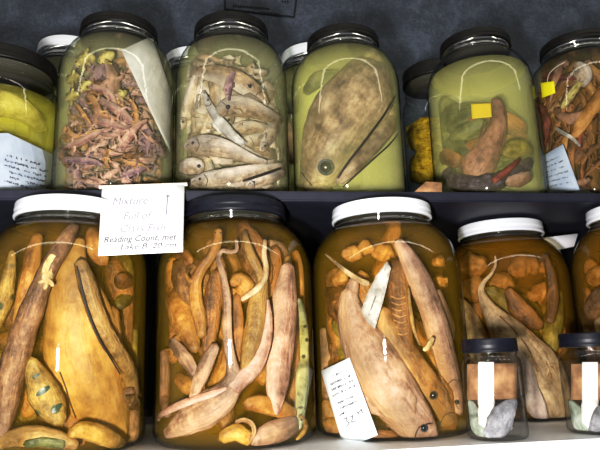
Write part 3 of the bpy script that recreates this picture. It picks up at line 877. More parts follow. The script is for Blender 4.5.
# ---- U6 : brown tangle -------------------------------------------------------------
bl = 'long brown specimen tangled upright in the rightmost jar of the upper shelf'
pile(U6, 26, (543, 634, 66, 186), ['brown', 'brown', 'amber', 'greybrown', 'brown'], bl, 'brown_specimen', 'specimen', 'brown specimens tangled in the rightmost upper jar', lens=(60, 100), hws=(4.5, 8.5), layers=(.045, .008), heading=(1.75, .35), legs=True, bend=1.1)
pile(U6, 16, (541, 630, 70, 186), ['brown', 'maroon', 'brown', 'tapered'], bl, 'brown_specimen', 'specimen', 'brown specimens tangled in the rightmost upper jar', lens=(30, 70), hws=(2.2, 5), layers=(.008, .001), heading=(1.7, .6), legs=True, bend=1.4)
salamander(U6, [(604, 88, 5), (598, 100, 7), (590, 112, 7.5), (582, 124, 7), (575, 136, 4)], 'amber', 'orange tan body slanting down at the right edge of the brown tangle', 'specimen', layer=.0005, name='orange_specimen_or_glow', legs=())
o, tr = simple(U6, [(577, 64, 4), (581, 70, 8), (584, 77, 8), (584, 85, 4)], 'fishpale', 'pale round frog belly near the top of the brown tangle', 'frog', 'pale_frog', layer=.002)
b = bmesh.new(); tube(b, U6, [(580, 83, 3), (573, 92, 4), (566, 102, 3.5), (562, 108, 2)], .001)
child('leg', o, b, MAT['yellowish'], 'pale yellow leg')
simple(U6, [(556, 110, 4), (566, 118, 6), (578, 118, 6), (592, 110, 4)], 'tapered', 'brown curved body lying across the middle of the brown tangle', 'specimen', 'curved_specimen', layer=.002)
simple(U6, [(556, 128, 1.5), (563, 133, 2), (572, 138, 2), (580, 146, 1.2)], 'silver', 'thin pale grey tail lying across the brown tangle', 'tail', 'thin_tail', layer=.0004)
o, uv = paper([(540.5, 83), (554, 81), (555.5, 93), (542, 98)], PP(U6, .0002), 'yellow_tag', 'yellow_tag', 'small bright yellow tag near the top left of the brown tangle jar', nu=4, nv=4)
b = bmesh.new(); tube(b, U6, [(547, 83, .5), (549, 74, .5), (556, 67, .5), (565, 62, .5)], 0, .6, sides=6)
child('string', o, b, MAT['tape'])
o, uv = paper([(541, 157), (563, 144), (580, 190), (541, 196)], PP(U6, .0004), 'paper_label', 'blue_paper', 'white paper label with rows of writing at the lower left of the rightmost upper jar')
strokes(o, uv, PP(U6, .0004), scribble([(.2, .12, .7), (.32, .12, .8), (.44, .12, .75), (.56, .12, .85), (.68, .12, .8), (.8, .12, .85)], h=.02), 'ink', hw=.008)

# ---- U1 -----------------------------------------------------------------------------------
simple(U1, [(-38, 120, 8), (-18, 108, 13), (2, 104, 14), (22, 110, 12), (36, 122, 8), (46, 136, 4)], 'brightyellow', 'broad yellow body floating above the label in the leftmost upper jar', 'specimen', 'yellow_specimen', layer=.010)
simple(U1, [(26, 112, 6), (40, 122, 9), (48, 140, 9), (50, 160, 6)], 'greenback', 'dim green body at the right side of the leftmost upper jar', 'specimen', 'green_specimen', layer=.030)
simple(U1, [(-30, 150, 10), (0, 150, 18), (30, 156, 14), (44, 166, 8)], 'olive', 'olive body hidden behind the label of the leftmost upper jar', 'specimen', 'olive_specimen', layer=.030)
o, uv = paper([(-12, 133), (8, 133), (8, 189), (-14, 189)], PP(U1, .0004), 'paper_label', 'blue_paper', 'large bluish white paper label in the front of the leftmost upper jar')
bm = sheet(U1, [(-14, 134), (8, 133), (54, 155), (54, 170), (52, 189), (20, 189), (-14, 189)], .0004, .0003, cuts=3)
me = o.data; 
for v in bm.verts: v.co -= o.location
bm.to_mesh(me); bm.free()
uv1 = lambda u, v: (u*50, 140+u*14+v*44)
strokes(o, uv1, PP(U1, .0004), scribble([(.30, .15, .9), (.42, .1, .95), (.54, .1, .9), (.66, .15, .95), (.78, .2, .95), (.9, .1, .95)], h=.03), 'ink', hw=.009)

# ---- B4 golden masses, second row fillers ----------------------------------------------------
simple(B4, [(398, 146, 6), (412, 138, 16), (440, 136, 18), (470, 138, 14)], 'gold', 'upper grainy golden mass in the straight jar behind the greenish jar', 'mass', 'golden_mass', layer=.001, lump=.1, sides=20)
simple(B4, [(400, 166, 8), (414, 164, 20), (440, 166, 22), (468, 168, 14)], 'gold', 'lower grainy golden mass in the straight jar behind the greenish jar', 'mass', 'golden_mass', layer=.001, lump=.1, sides=20)
for J, cx, nm in ((B1, 68, 'first'), (B2, 196, 'second'), (B3, 314, 'third')):
    for k in range(4):
        x = cx+(-28, 22, -26, 20)[k]; y = (88, 100, 138, 160)[k]
        simple(J, [(x-8, y-22, 4), (x-3, y-8, 9), (x+3, y+10, 10), (x+7, y+24, 5)], ('greenback', 'olive', 'greybrown', 'greenback')[k], 'murky greenish body inside the %s white-lidded jar of the back row' % nm, 'specimen', 'murky_specimen', 'murky bodies in the %s back row jar' % nm, layer=.004)

# ---- L1 big amber frog ---------------------------------------------------------------------------
bm = bmesh.new()
tube(bm, L1, [(80, 240, 5), (77, 256, 9), (75, 272, 17), (76, 296, 27), (81, 330, 37), (89, 365, 41), (100, 396, 38), (112, 420, 27), (120, 434, 14)], .012, .5, seg=6, sides=28, lump=.012)
o, tr = mesh_root('large_frog', L1, bm, MAT['amberbig'], 'big amber frog with a swollen pear-shaped belly', 'frog')
child('front_leg', o, limb(L1, [(80, 262, 6), (86, 280, 9), (93, 303, 9), (101, 325, 9), (111, 343, 9), (121, 358, 9), (130, 375, 9), (134, 395, 7)], .0, 4, 12, 2.4), MAT['ochre'])
child('hind_leg', o, limb(L1, [(128, 392, 8), (134, 404, 10), (137, 420, 11), (137, 436, 10), (132, 446, 7)], .001, 0), MAT['limb'])
b = bmesh.new(); tube(b, L1, [(77, 266, .6), (81, 285, 1.1), (86, 305, 1.2), (93, 325, 1.2), (102, 344, 1.1), (112, 360, .9), (120, 374, .6)], .0, .5)
child('skin_fold', o, b, MAT['slit'])
groove(o, tr, L1, [(60, 372), (66, 388), (70, 402), (76, 418)], .8, name='skin_fold')
o, tr = salamander(L1, [(74, 226, 5), (66, 240, 8), (56, 256, 9), (48, 270, 9), (40, 288, 10), (31, 312, 12), (22, 338, 13), (15, 362, 14), (9, 386, 13), (5, 412, 11), (2, 436, 7)], 'limb', 'long brown limb-like salamander slanting down the left of the big frog', layer=.0005, legs=(), name='long_salamander', eyes=False)
hb = limb(L1, [(54, 256, 5), (48, 268, 6.5), (47, 279, 6)], .0, 3, 10, 3.0)
child('front_foot', o, hb, MAT['palehand'], 'pale front foot with short fingers')
simple(L1, [(38, 236, 5), (33, 256, 8), (29, 280, 9), (24, 306, 9), (18, 330, 6)], 'amber', 'yellow orange body standing behind the long brown salamander', 'specimen', 'amber_specimen', layer=.012)
o, tr = simple(L1, [(12, 252, 3), (10, 268, 6), (6, 286, 9), (2, 306, 9), (-4, 326, 5)], 'spotted', 'spotted orange frog at the left edge beside the long brown salamander', 'frog', 'spotted_frog', layer=.004)
o, tr = simple(L1, [(32, 360, 5), (36, 374, 11), (43, 392, 15), (52, 408, 14), (60, 422, 7)], 'spotted', 'olive tan frog with green spots between the limb and the belly', 'frog', 'spotted_frog', layer=.003)
for x, y, a_, b_ in ((43, 391, 7, 4.5), (57, 408, 5, 4.5), (36, 376, 3.5, 2.5)):
    b = bmesh.new()
    pt = lambda k_, t: (lambda P: P+(CAM-P).normalized()*.0005)(hit(tr, x+k_*(a_*math.cos(t)-b_*.4*math.sin(t)), y+k_*(b_*math.sin(t)-a_*.45*math.cos(t)), L1))
    c_v = b.verts.new(pt(0, 0)); pr = None
    rs = [[b.verts.new(pt(k_, n_*math.pi/8)) for n_ in range(16)] for k_ in (.35, .7, 1)]
    for n_ in range(16):
        b.faces.new((c_v, rs[0][n_], rs[0][(n_+1) % 16]))
        for k_ in (0, 1): b.faces.new((rs[k_][n_], rs[k_+1][n_], rs[k_+1][(n_+1) % 16], rs[k_][(n_+1) % 16]))
    child('dark_spot', o, b, MAT['eye_green'])
o, tr = simple(L1, [(124, 362, 4), (132, 378, 9), (138, 396, 11), (143, 412, 8)], 'spotted', 'spotted frog with a green eye at the right of the big frog', 'frog', 'spotted_frog', layer=.004)
eye(o, tr, L1, 139, 400, 4.0, 'eye_green')
simple(L1, [(-6, 446, 6), (14, 438, 9), (36, 436, 11), (58, 440, 9), (76, 446, 5)], 'ochre', 'yellow olive body lying flat at the bottom left under the big frog', 'specimen', 'olive_specimen', layer=.001)
simple(L1, [(70, 434, 5), (84, 430, 9), (104, 436, 10), (122, 444, 6)], 'yellowfat', 'yellow body lying flat at the bottom right under the big frog', 'specimen', 'yellow_specimen', layer=.001)
simple(L1, [(26, 444, 4), (44, 441, 6), (64, 444, 5)], 'greenback', 'small grey green body at the bottom of the big frog jar', 'specimen', 'green_specimen', layer=.0)
simple(L1, [(112, 262, 8), (120, 290, 15), (128, 320, 16), (134, 350, 10)], 'brown', 'dark brown body deep at the right of the big frog jar', 'specimen', 'dark_specimen', layer=.06)
simple(L1, [(100, 240, 4), (94, 232, 7), (96, 250, 9), (104, 262, 6)], 'amber', 'bright orange lump under the lid of the big frog jar', 'specimen', 'orange_specimen_or_glow', layer=.03)
simple(L1, [(148, 330, 3), (146, 350, 6), (142, 370, 6)], 'olive', 'olive strip along the right glass of the big frog jar', 'specimen', 'olive_specimen', layer=.006)

# ---- L2 ---------------------------------------------------------------------------------------------
salamander(L2, [(164, 260, 7), (168, 274, 11), (175, 294, 14), (184, 318, 15), (191, 336, 11), (195, 350, 5)], 'amber', 'thick orange salamander slanting along the left glass of the mixed amber jar', layer=.006, legs=((.75, 1),), leglen=1.2, name='orange_salamander')
salamander(L2, [(218, 231, 4.5), (217, 243, 5), (211, 256, 5), (202, 268, 5.5), (196, 282, 6), (196, 300, 7), (200, 318, 7), (202, 336, 5)], 'amber', 'slender orange salamander whose neck rises to the lid', layer=.003, legs=((.6, 1),), leglen=1.5, name='orange_salamander')
o, tr = salamander(L2, [(236, 240, 1.6), (236.5, 250, 2), (230, 252, 2.2), (222, 251, 2.4), (218, 258, 2.8), (221, 268, 3.2), (224, 280, 3.6), (227, 300, 4.4), (227, 322, 4.8), (228, 344, 5), (232, 364, 6), (233, 380, 10), (224, 396, 15), (208, 408, 18), (192, 418, 16), (176, 428, 10), (166, 434, 5)], 'greybrown', 'grey brown ray-like specimen with a long hooked pale tail', 'specimen', layer=.002, legs=(), name='tailed_specimen', eyes=False, flat=.55)
b = bmesh.new(); tube(b, L2, [(226, 388, 2), (212, 394, 3.4), (196, 399, 4), (178, 406, 4), (162, 414, 3), (154, 420, 2)], 0, .7)
child('side_fin', o, b, MAT['mauvetan'], 'pale rolled fin edge')
b = bmesh.new(); tube(b, L2, [(233, 388, 9), (240, 380, 9), (250, 373, 8), (259, 361, 7), (265, 346, 6), (268, 330, 5), (269, 314, 3), (268, 300, 1.5)], .0015, .55)
child('side_fin', o, b, MAT['mauvetan'], 'mauve fin curling up to the right')
fish(L2, [(277, 414, 2), (277, 402, 7), (277, 386, 12), (280, 358, 14), (283, 326, 15), (285, 300, 14), (287, 280, 10), (288, 266, 7)], 'mauvetan', 'smooth pinkish tan fish hanging head down at the right of the mixed amber jar', layer=.002, name='hanging_fish', tail=False, dorsal=0, pect=False, gill=False, mouth=False, eyeat=(277, 404), eyer=.6)
o, tr = salamander(L2, [(244, 232, 3), (247, 244, 4), (252, 258, 5), (258, 270, 5), (262, 282, 6), (259, 296, 9.5), (257, 318, 11), (253, 340, 11), (248, 358, 8), (244, 374, 4)], 'ochre', 'yellow tan mottled salamander in the centre with its neck bent to the lid', layer=.004, legs=(), name='mottled_salamander')
b = bmesh.new(); tube(b, L2, [(265, 240, 2), (264, 254, 2.8), (266, 268, 3), (264, 280, 3.2), (256, 290, 3.4), (247, 296, 3), (242, 300, 2)], .001)
child('front_leg', o, b, MAT['mud'], 'pale twisted front leg')
simple(L2, [(232, 284, 4), (239, 280, 8), (246, 288, 10), (250, 298, 6)], 'amber', 'bright orange lump in the centre of the mixed amber jar', 'specimen', 'orange_specimen_or_glow', layer=.014)
simple(L2, [(216, 272, 5), (214, 292, 9), (212, 316, 9), (209, 340, 7), (206, 356, 4)], 'brown', 'dark brown body between the orange salamanders and the hooked tail', 'specimen', 'dark_specimen', layer=.012)
simple(L2, [(236, 296, 4), (238, 320, 6), (238, 345, 6), (236, 362, 4)], 'brown', 'dark brown strip right of the hooked tail', 'specimen', 'dark_specimen', layer=.014)
simple(L2, [(215, 346, 5), (209, 358, 7), (203, 372, 7.5), (197, 386, 6.5), (193, 398, 4)], 'greybrown', 'tan stump slanting down to the left beside the hooked tail', 'stump', 'tan_stump', layer=.0008)
simple(L2, [(172, 340, 4.5), (180, 351, 6.5), (188, 362, 7), (195, 374, 5)], 'greybrown', 'tan stump slanting down to the right under the thick orange salamander', 'stump', 'tan_stump', layer=.002)
simple(L2, [(160, 352, 5), (161, 376, 6), (164, 400, 6), (168, 416, 4)], 'tapered', 'brown body along the left glass low in the mixed amber jar', 'specimen', 'brown_specimen', layer=.002)
simple(L2, [(178, 378, 6), (190, 386, 9), (202, 388, 6)], 'amber', 'orange lump behind the tan stumps of the mixed amber jar', 'specimen', 'orange_specimen_or_glow', layer=.010)
fish(L2, [(299, 428, 3), (301, 412, 6), (303, 390, 8), (305, 362, 8.5), (305, 334, 7), (302, 312, 5), (299, 300, 3)], 'palegreen', 'pale green dark-spotted fish along the right glass of the mixed amber jar', layer=.001, name='spotted_fish', dorsal=0, pect=False, tail=False, eyer=1.2)
simple(L2, [(268, 244, 5), (278, 252, 11), (290, 266, 13), (298, 284, 10), (304, 300, 5)], 'greybrown', 'greyish body under the shoulder at the right of the mixed amber jar', 'specimen', 'grey_specimen', layer=.016)
simple(L2, [(300, 252, 4), (305, 272, 6), (309, 296, 6), (310, 320, 4)], 'amber', 'orange strip along the upper right glass of the mixed amber jar', 'specimen', 'orange_specimen_or_glow', layer=.004)
simple(L2, [(246, 404, 6), (262, 404, 9), (282, 410, 9), (298, 418, 6)], 'amber', 'orange body lying under the hanging fish', 'specimen', 'orange_specimen_or_glow', layer=.006)
simple(L2, [(254, 443, 5), (264, 436, 10), (279, 430, 12), (294, 424, 9)], 'greybrown', 'tan body at the bottom right of the mixed amber jar', 'specimen', 'tan_specimen', layer=.001)
simple(L2, [(236, 422, 2), (244, 420, 2.5), (252, 424, 2.5), (254, 432, 2.5), (250, 440, 2)], 'orange', 'small orange curl at the bottom of the mixed amber jar', 'tail', 'curled_tail', layer=.0)
simple(L2, [(300, 416, 2), (306, 424, 2.6), (304, 432, 2.6), (297, 440, 2)], 'yellowfat', 'yellow curl in the bottom right corner of the mixed amber jar', 'tail', 'curled_tail', layer=.0)
simple(L2, [(222, 438, 6), (236, 432, 9), (250, 440, 7)], 'yellowfat', 'yellow lump at the bottom centre of the mixed amber jar', 'specimen', 'yellow_specimen', layer=.002)
simple(L2, [(172, 250, 4), (182, 254, 7), (190, 262, 5)], 'brown', 'dark brown lump under the left shoulder of the mixed amber jar', 'specimen', 'dark_specimen', layer=.012)

# ---- L3 trout ---------------------------------------------------------------------------------------
pt, ptr = fish(L3, [(436, 444, 4), (428, 436, 12), (417, 424, 20), (402, 406, 25), (387, 384, 27), (371, 356, 26), (357, 330, 20), (350, 308, 13), (349, 292, 8)], 'trout', 'large pinkish trout in front, head down at the lower right', layer=.0015, name='trout', eyeat=(424, 428), eyer=4.2, dorsal=-1, tail=False)
gt, gtr = fish(L3, [(457, 432, 4), (451, 422, 10), (440, 407, 16), (427, 392, 18), (413, 372, 18), (399, 350, 16), (388, 328, 12), (383, 310, 6)], 'trout2', 'golden brown trout lying just above the large pinkish trout', layer=.013, name='trout', eyeat=(433, 395), eyer=4.5, dorsal=-1, tail=False)
mt, mtr = fish(L3, [(460, 412, 5), (456, 392, 10), (449, 366, 12), (440, 336, 13), (430, 306, 12.5), (419, 280, 12), (408, 258, 9), (398, 242, 5)], 'trout3', 'mauve grey trout hanging along the right glass, pink stripe on its side', layer=.004, name='trout', eyeat=(457, 402), eyer=2.5, dorsal=1, tail=False, pect=False)
sh = child('tail_fin', gt, sheet(L3, [(387, 261), (391, 268), (388, 282), (383, 302), (375, 329), (367, 322), (361, 310), (367, 294), (376, 276)], .0015, .0015, ruffle=.0004), MAT['silver'], 'silvery pointed tail fin')
o, tr = gt, gtr
for g_ in (0,):
  b = bmesh.new(); tube(b, L3, [(387, 264, .6), (378, 290, .6), (369, 315, .6)], .0005, .5)
  child('fin_ray', gt, b, MAT['eye_cloud'])
#, (378, 290), (369, 315)], .5, 'eye_cloud', 'fin_ray')
#, (382, 295), (375, 322)], .5, 'eye_cloud', 'fin_ray')
simple(L3, [(325, 254, .8), (335, 262, 1.6), (347, 272, 2.4), (359, 280, 3), (368, 284, 3)], 'mud', 'thin pale spike slanting down under the left shoulder of the trout jar', 'fin', 'pale_spike', layer=.0005)
b = bmesh.new(); tube(b, L3, [(354, 280, 5), (351, 292, 8), (349, 304, 8)], .004)
child('tail', pt, b, MAT['greybrown'])
o, tr = simple(L3, [(398, 262, 8), (398, 285, 12), (400, 310, 12), (404, 335, 9), (410, 352, 5)], 'brown', 'ridged brown body standing between the trout', 'specimen', 'ridged_specimen', layer=.012)
for k in range(7): groove(o, tr, L3, [(391+k*.6, 296+k*6), (398+k*.7, 299+k*6), (405+k*.6, 297+k*6)], .9, 'orange', 'ridge', raise_=.0006)
simple(L3, [(408, 288, 1.4), (409, 300, 2), (411, 314, 2.2), (414, 330, 1.8), (420, 345, 1.2)], 'ochre', 'thin yellowish strand between the ridged body and the mauve trout', 'strand', 'yellow_strand', layer=.004)
b = bmesh.new(); tube(b, L3, [(424, 350, 2), (429, 346, 3), (433, 338, 2)], .001)
child('pectoral_fin', mt, b, MAT['palehand'], 'pale fin tip')
simple(L3, [(315, 330, 4), (318, 346, 9), (323, 364, 11), (326, 382, 9), (326, 396, 5)], 'greybrown', 'grey brown body behind the top of the long printed label', 'specimen', 'grey_specimen', layer=.004)
simple(L3, [(316, 402, 5), (324, 414, 10), (332, 428, 10), (338, 440, 6)], 'trout2', 'orange body behind the bottom of the long printed label', 'specimen', 'orange_specimen_or_glow', layer=.003)
simple(L3, [(350, 441, 4), (368, 438, 8), (390, 440, 9), (412, 444, 6)], 'brown', 'dark brown body lying flat at the bottom of the trout jar', 'specimen', 'dark_specimen', layer=.003)
simple(L3, [(326, 296, 6), (332, 312, 11), (337, 330, 10), (338, 346, 5)], 'amber', 'orange brown body behind the left side of the large pinkish trout', 'specimen', 'orange_specimen_or_glow', layer=.020)
am = 'orange blob painted as a glow in the amber fluid behind the trout'
for (x, y, w) in ((352, 254, 8), (366, 249, 7), (383, 254, 9), (336, 305, 9), (446, 282, 9), (444, 262, 7), (338, 278, 8)):  # orange lumps stand in for light glowing in the fluid
    simple(L3, [(x-w, y+1, w*.5), (x-w*.3, y-1, w*.95), (x+w*.4, y, w*.9), (x+w, y+2, w*.5)], 'amber', am, 'specimen', 'orange_specimen_or_glow', 'orange blobs behind the trout', layer=.042, lump=.2)
o, uv = paper([(321, 371), (349.5, 357.5), (378, 435), (344, 449)], PP(L3, .0003), 'printed_label', 'paper', 'long white printed label slanting in front of the trout')
rows = [(.12, .34, .6), (.20, .18, .82), (.27, .16, .84), (.34, .14, .86), (.45, .22, .72), (.52, .24, .72), (.59, .14, .42)]
strokes(o, uv, PP(L3, .0003), scribble(rows, h=.016), 'ink', hw=.005, asp=.4)
num = [((.22, .66), (.34, .655)), ((.34, .655), (.30, .70)), ((.30, .70), (.36, .73)), ((.36, .73), (.24, .76)), ((.42, .67), (.52, .66)), ((.52, .66), (.42, .735)), ((.42, .735), (.56, .735)), ((.66, .63), (.70, .69)), ((.78, .62), (.82, .69)), ((.66, .66), (.82, .64))]
strokes(o, uv, PP(L3, .0003), num, 'ink', hw=.006, name='handwriting', asp=.4)

# ---- L4 mudpuppy ---------------------------------------------------------------------------------------
bm = bmesh.new()
tube(bm, L4, [(495, 256, .9), (495.5, 265, 1.3), (491, 274, 1.7), (484, 282, 2.2), (481, 290, 3.4), (485, 302, 6), (494, 316, 10), (506, 332, 17), (519, 349, 23), (531, 366, 27), (543, 388, 27), (551, 408, 23), (557, 424, 15), (560, 434, 6)], .003, .6, seg=6, sides=22, lump=.03)
o, tr = mesh_root('mudpuppy', L4, bm, MAT['mud'], 'broad pale tan salamander with a thin tail curling up, behind the first small jar', 'salamander')
b = bmesh.new(); tube(b, L4, [(512, 346, 4), (518, 360, 9), (524, 377, 11), (530, 394, 11), (538, 410, 9), (546, 425, 4)], .001, .45)
child('belly', o, b, MAT['whitebelly'], 'whitish bare belly')
child('front_leg', o, limb(L4, [(517, 336, 5), (530, 340, 5), (540, 352, 4.5), (548, 366, 4)], .002, 4, 10, 1.8), MAT['mud'])
groove(o, tr, L4, [(500, 316), (514, 330), (528, 348), (538, 372)], .8, 'brown', 'skin_fold')
groove(o, tr, L4, [(508, 314), (526, 328), (542, 352), (552, 380)], .8, 'brown', 'skin_fold')
simple(L4, [(461, 302, 6), (466, 316, 11), (473, 334, 13), (480, 352, 11), (486, 372, 7)], 'mud', 'pale tan body at the left of the curling tail', 'specimen', 'pale_specimen', layer=.002)
simple(L4, [(560, 292, 4), (556, 312, 9), (552, 332, 10), (552, 350, 6)], 'olive', 'olive yellow body at the right of the broad pale salamander', 'specimen', 'olive_specimen', layer=.010)
simple(L4, [(500, 408, 6), (512, 420, 9), (524, 428, 8), (536, 432, 5)], 'brown', 'dark brown body at the bottom between the small jar and the pale belly', 'specimen', 'dark_specimen', layer=.004)
simple(L4, [(508, 290, 4), (516, 304, 9), (528, 318, 10), (540, 326, 6)], 'brown', 'dark brown body above the broad pale salamander', 'specimen', 'dark_specimen', layer=.014)
am = 'orange patch painted as a glow in the dark amber fluid above the broad pale salamander'
for (x, y, w) in ((472, 266, 12), (473, 290, 11), (502, 284, 10), (540, 294, 10), (524, 268, 13), (548, 268, 8)):  # glow of the amber fluid, painted as orange lumps
    simple(L4, [(x-w, y+2, w*.5), (x-w*.3, y-1, w*.9), (x+w*.4, y, w*.95), (x+w, y+1, w*.5)], 'amber', am, 'specimen', 'orange_specimen_or_glow', 'orange patches in the dark amber jar', layer=.036, lump=.22)
simple(L4, [(545, 256, 3), (551, 276, 5), (553, 300, 6), (550, 322, 4)], 'brown', 'dark upright strip along the right of the dark amber jar', 'specimen', 'dark_specimen', layer=.006)

# ---- L5 --------------------------------------------------------------------------------------------------
for k, (p, m, l) in enumerate([
  ([(575, 262, 4), (584, 270, 9), (596, 276, 11), (612, 276, 8)], 'amber', 'orange lump near the top of the jar cut off at the right'),
  ([(612, 284, 5), (600, 300, 11), (590, 322, 13), (586, 346, 12), (586, 372, 8)], 'limb', 'brown body curving down in the jar cut off at the right'),
  ([(570, 290, 3), (571, 312, 6), (573, 336, 7), (576, 360, 5)], 'brown', 'dark brown strip at the left edge of the jar cut off at the right'),
  ([(600, 320, 6), (612, 345, 12), (622, 380, 14), (626, 410, 9)], 'mud', 'pale tan body at the far right of the jar cut off at the right'),
  ([(582, 380, 6), (590, 400, 10), (602, 418, 10), (616, 428, 6)], 'brown', 'brown body low in the jar cut off at the right')]):
    simple(L5, p, m, l, 'specimen', 'brown_specimen' if m in ('brown', 'limb') else 'pale_specimen' if m == 'mud' else 'orange_specimen_or_glow', layer=(.012, .002, .008, .006, .004)[k])

# ---- dim bodies deep inside the jars
def deep(j, n, region, mats, label, group, name, w=(9, 15), lay=(.085, .035), L=(50, 90), hd=(1.5, .45)):
    x0, x1, y0, y1 = region
    for i in range(n):
        x = x0+(x1-x0)*((i*.618+.2) % 1); y = random.uniform(y0, y1)
        a = random.gauss(*hd); l = random.uniform(*L); ww = random.uniform(*w)
        c, s_ = math.cos(a), math.sin(a); b = random.uniform(-.15, .15)
        pts = [(x+c*l*(t-.5)-s_*l*b*(1-4*(t-.5)**2), y+s_*l*(t-.5)+c*l*b*(1-4*(t-.5)**2), ww*f) for t, f in ((0, .35), (.2, .85), (.45, 1), (.7, .85), (1, .3))]
        simple(j, pts, mats[i % len(mats)], label, 'specimen', name, group, layer=lay[0]+(lay[1]-lay[0])*i/max(1, n-1), lump=.1, sides=12)
deep(U2, 14, (66, 166, 95, 185), ['brown', 'mauve'], 'dark body deep behind the salamander pile', 'dark bodies behind the salamander pile', 'dark_specimen', (12, 16), (.045, .03), (50, 80), (.3, .8))
deep(U3, 14, (184, 282, 70, 185), ['fishbrown', 'greybrown'], 'dim brown fish body deep behind the packed pale fish', 'dim bodies behind the pale fish', 'dim_fish', (13, 17), (.045, .03), (60, 90), (.3, .6))
deep(U6, 12, (545, 620, 80, 185), ['brown', 'maroon'], 'dark body deep behind the brown tangle', 'dark bodies behind the brown tangle', 'dark_specimen', (10, 14), (.06, .04))
deep(U5, 8, (440, 532, 122, 182), ['greenback', 'brown', 'greenback'], 'dim green body deep in the greenish jar', 'dim green bodies in the greenish jar', 'green_specimen', (13, 18), (.03, .012), (50, 80), (.1, .4))
deep(L1, 12, (6, 150, 270, 430), ['brown', 'amber', 'brown', 'olive'], 'dark body deep behind the big amber frog', 'dark bodies behind the big frog', 'dark_specimen', (14, 20), (.06, .03), (60, 100))
deep(L2, 14, (166, 306, 265, 430), ['brown', 'amber', 'limb'], 'dark body deep inside the mixed amber jar', 'dark bodies deep in the mixed amber jar', 'dark_specimen', (13, 19), (.055, .018), (60, 100))
deep(L3, 12, (322, 456, 270, 430), ['brown', 'olive', 'amber', 'brown'], 'dark body deep behind the trout', 'dark bodies behind the trout', 'dark_specimen', (13, 19), (.06, .028), (60, 100))
deep(L4, 8, (462, 560, 310, 420), ['brown', 'olive', 'brown'], 'dark body deep in the jar behind the first small jar', 'dark bodies in the dark amber jar', 'dark_specimen', (12, 18), (.07, .03), (60, 90))
deep(L5, 6, (570, 630, 290, 420), ['brown', 'limb'], 'dark body deep in the jar cut off at the right', 'dark bodies in the cut off jar', 'dark_specimen', (10, 16), (.09, .05), (60, 90))

MAT['cloudy'] = fl('cloudy_tissue', (120, 130, 112), (158, 166, 150), (190, 196, 184), 90, var=.05)
# ---- small jars ---------------------------------------------------------------------------------------------
for K, cx, w1, w2 in ((K1, 492, 'the first small jar', 'first'), (K2, 596, 'the small jar at the right edge', 'second')):
    o, uv = paper([(cx-25, 364), (cx+25, 363), (cx+25, 399), (cx-25, 400)], PP(K, .0006), 'paper_label', 'tan_paper', 'tan paper label with a painted white reflection on %s' % w1, nu=14)
    q_, uv2 = paper([(cx-14, 362), (cx+2, 362), (cx+2, 401), (cx-14, 401)], PP(K, .0003), 'painted_reflection', 'white_reflection', None, None)  # white sheet painted as the bright reflection on the glass
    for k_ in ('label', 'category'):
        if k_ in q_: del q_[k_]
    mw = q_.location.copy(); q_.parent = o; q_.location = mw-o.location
    o, tr = simple(K, [(cx-6, 398, 8), (cx-6, 410, 8), (cx-6, 420, 8), (cx-7, 432, 6)], 'white_reflection', 'white column painted as a reflection below the label of %s' % w1, 'white_reflection', 'reflection_column', layer=.004, lump=.08, flat=.6)  # white column carries the painted glass reflection further down
    simple(K, [(cx+24, 401, 3), (cx+17, 408, 9), (cx+10, 418, 12), (cx+4, 428, 11), (cx-5, 436, 5)], 'tissue', 'flat grey tissue leaning inside %s' % w1, 'tissue', 'grey_tissue', layer=.0, flat=.35, sides=18)
    simple(K, [(cx-26, 402, 4), (cx-21, 412, 8), (cx-17, 424, 9), (cx-8, 434, 6)], 'cloudy', 'pale cloudy scrap at the left inside %s' % w1, 'tissue', 'cloudy_tissue', layer=.001, flat=.4)
    simple(K, [(cx+14, 404, 5), (cx+15, 414, 7), (cx+14, 428, 7)], 'cloudy', 'pale cloudy scrap behind the grey tissue in %s' % w1, 'tissue', 'cloudy_tissue', layer=.010, flat=.4)

# ---- the card and other paper on the shelves -----------------------------------------------------------------
YB = .520
def cardpt(px, py, lift, v=0):
    Y = (YE-.0015)+(YB-YE)*max(0, v)
    P = at(px, py, Y)
    return P-(P-CAM).normalized()*lift
o, uv = paper([(102, 187), (184.5, 184), (183, 252), (98, 256)], cardpt, 'index_card', 'card', 'white handwritten index card taped to the upper shelf edge over the amber jars', 'card', nu=8, nv=8)
b = bmesh.new()
vs = [b.verts.new(at(x, y, YE-.0022)) for x, y in ((99, 185.6), (187, 182.6), (187.5, 186.0), (99, 189))]
b.faces.new(vs)
child('tape', o, b, MAT['tape'])
def write(txt, u0, v0, u1, size, mat, off=-.012):
    cu = bpy.data.curves.new('t', 'FONT'); cu.body = txt; cu.size = 1; cu.shear = .25; cu.resolution_u = 2; cu.offset = off
    t = bpy.data.objects.new('t', cu); COL.objects.link(t)
    bpy.context.view_layer.update()
    me = bpy.data.meshes.new_from_object(t.evaluated_get(bpy.context.evaluated_depsgraph_get()))
    bpy.data.objects.remove(t); bpy.data.curves.remove(cu)
    me.name = 'handwriting'
    xs = [v.co.x for v in me.vertices]
    x0, x1 = min(xs), max(xs)
    for v in me.vertices:
        u = u0+(u1-u0)*(v.co.x-x0)/(x1-x0)
        vv = v0-v.co.y*size
        v.co = cardpt(*uv(u, vv), .0005, vv)-o.location
    me.materials.append(MAT[mat])
    h = bpy.data.objects.new('handwriting', me); COL.objects.link(h); h.parent = o
write('Mixture', .14, .27, .56, .16, 'faint_ink')
write('Full of', .28, .49, .62, .16, 'faint_ink')
write('Class Fish', .25, .67, .78, .15, 'faint_ink')
write('Reading Count, met', .06, .81, .92, .125, 'ink', .004)
write('Lake B. 20 cm', .26, .925, .92, .115, 'ink', .004)
strokes(o, uv, cardpt, [((.80, .16), (.79, .44)), ((.78, .15), (.83, .16)), ((.78, .17), (.82, .18))], 'faint_ink', 'pen_mark', .006)

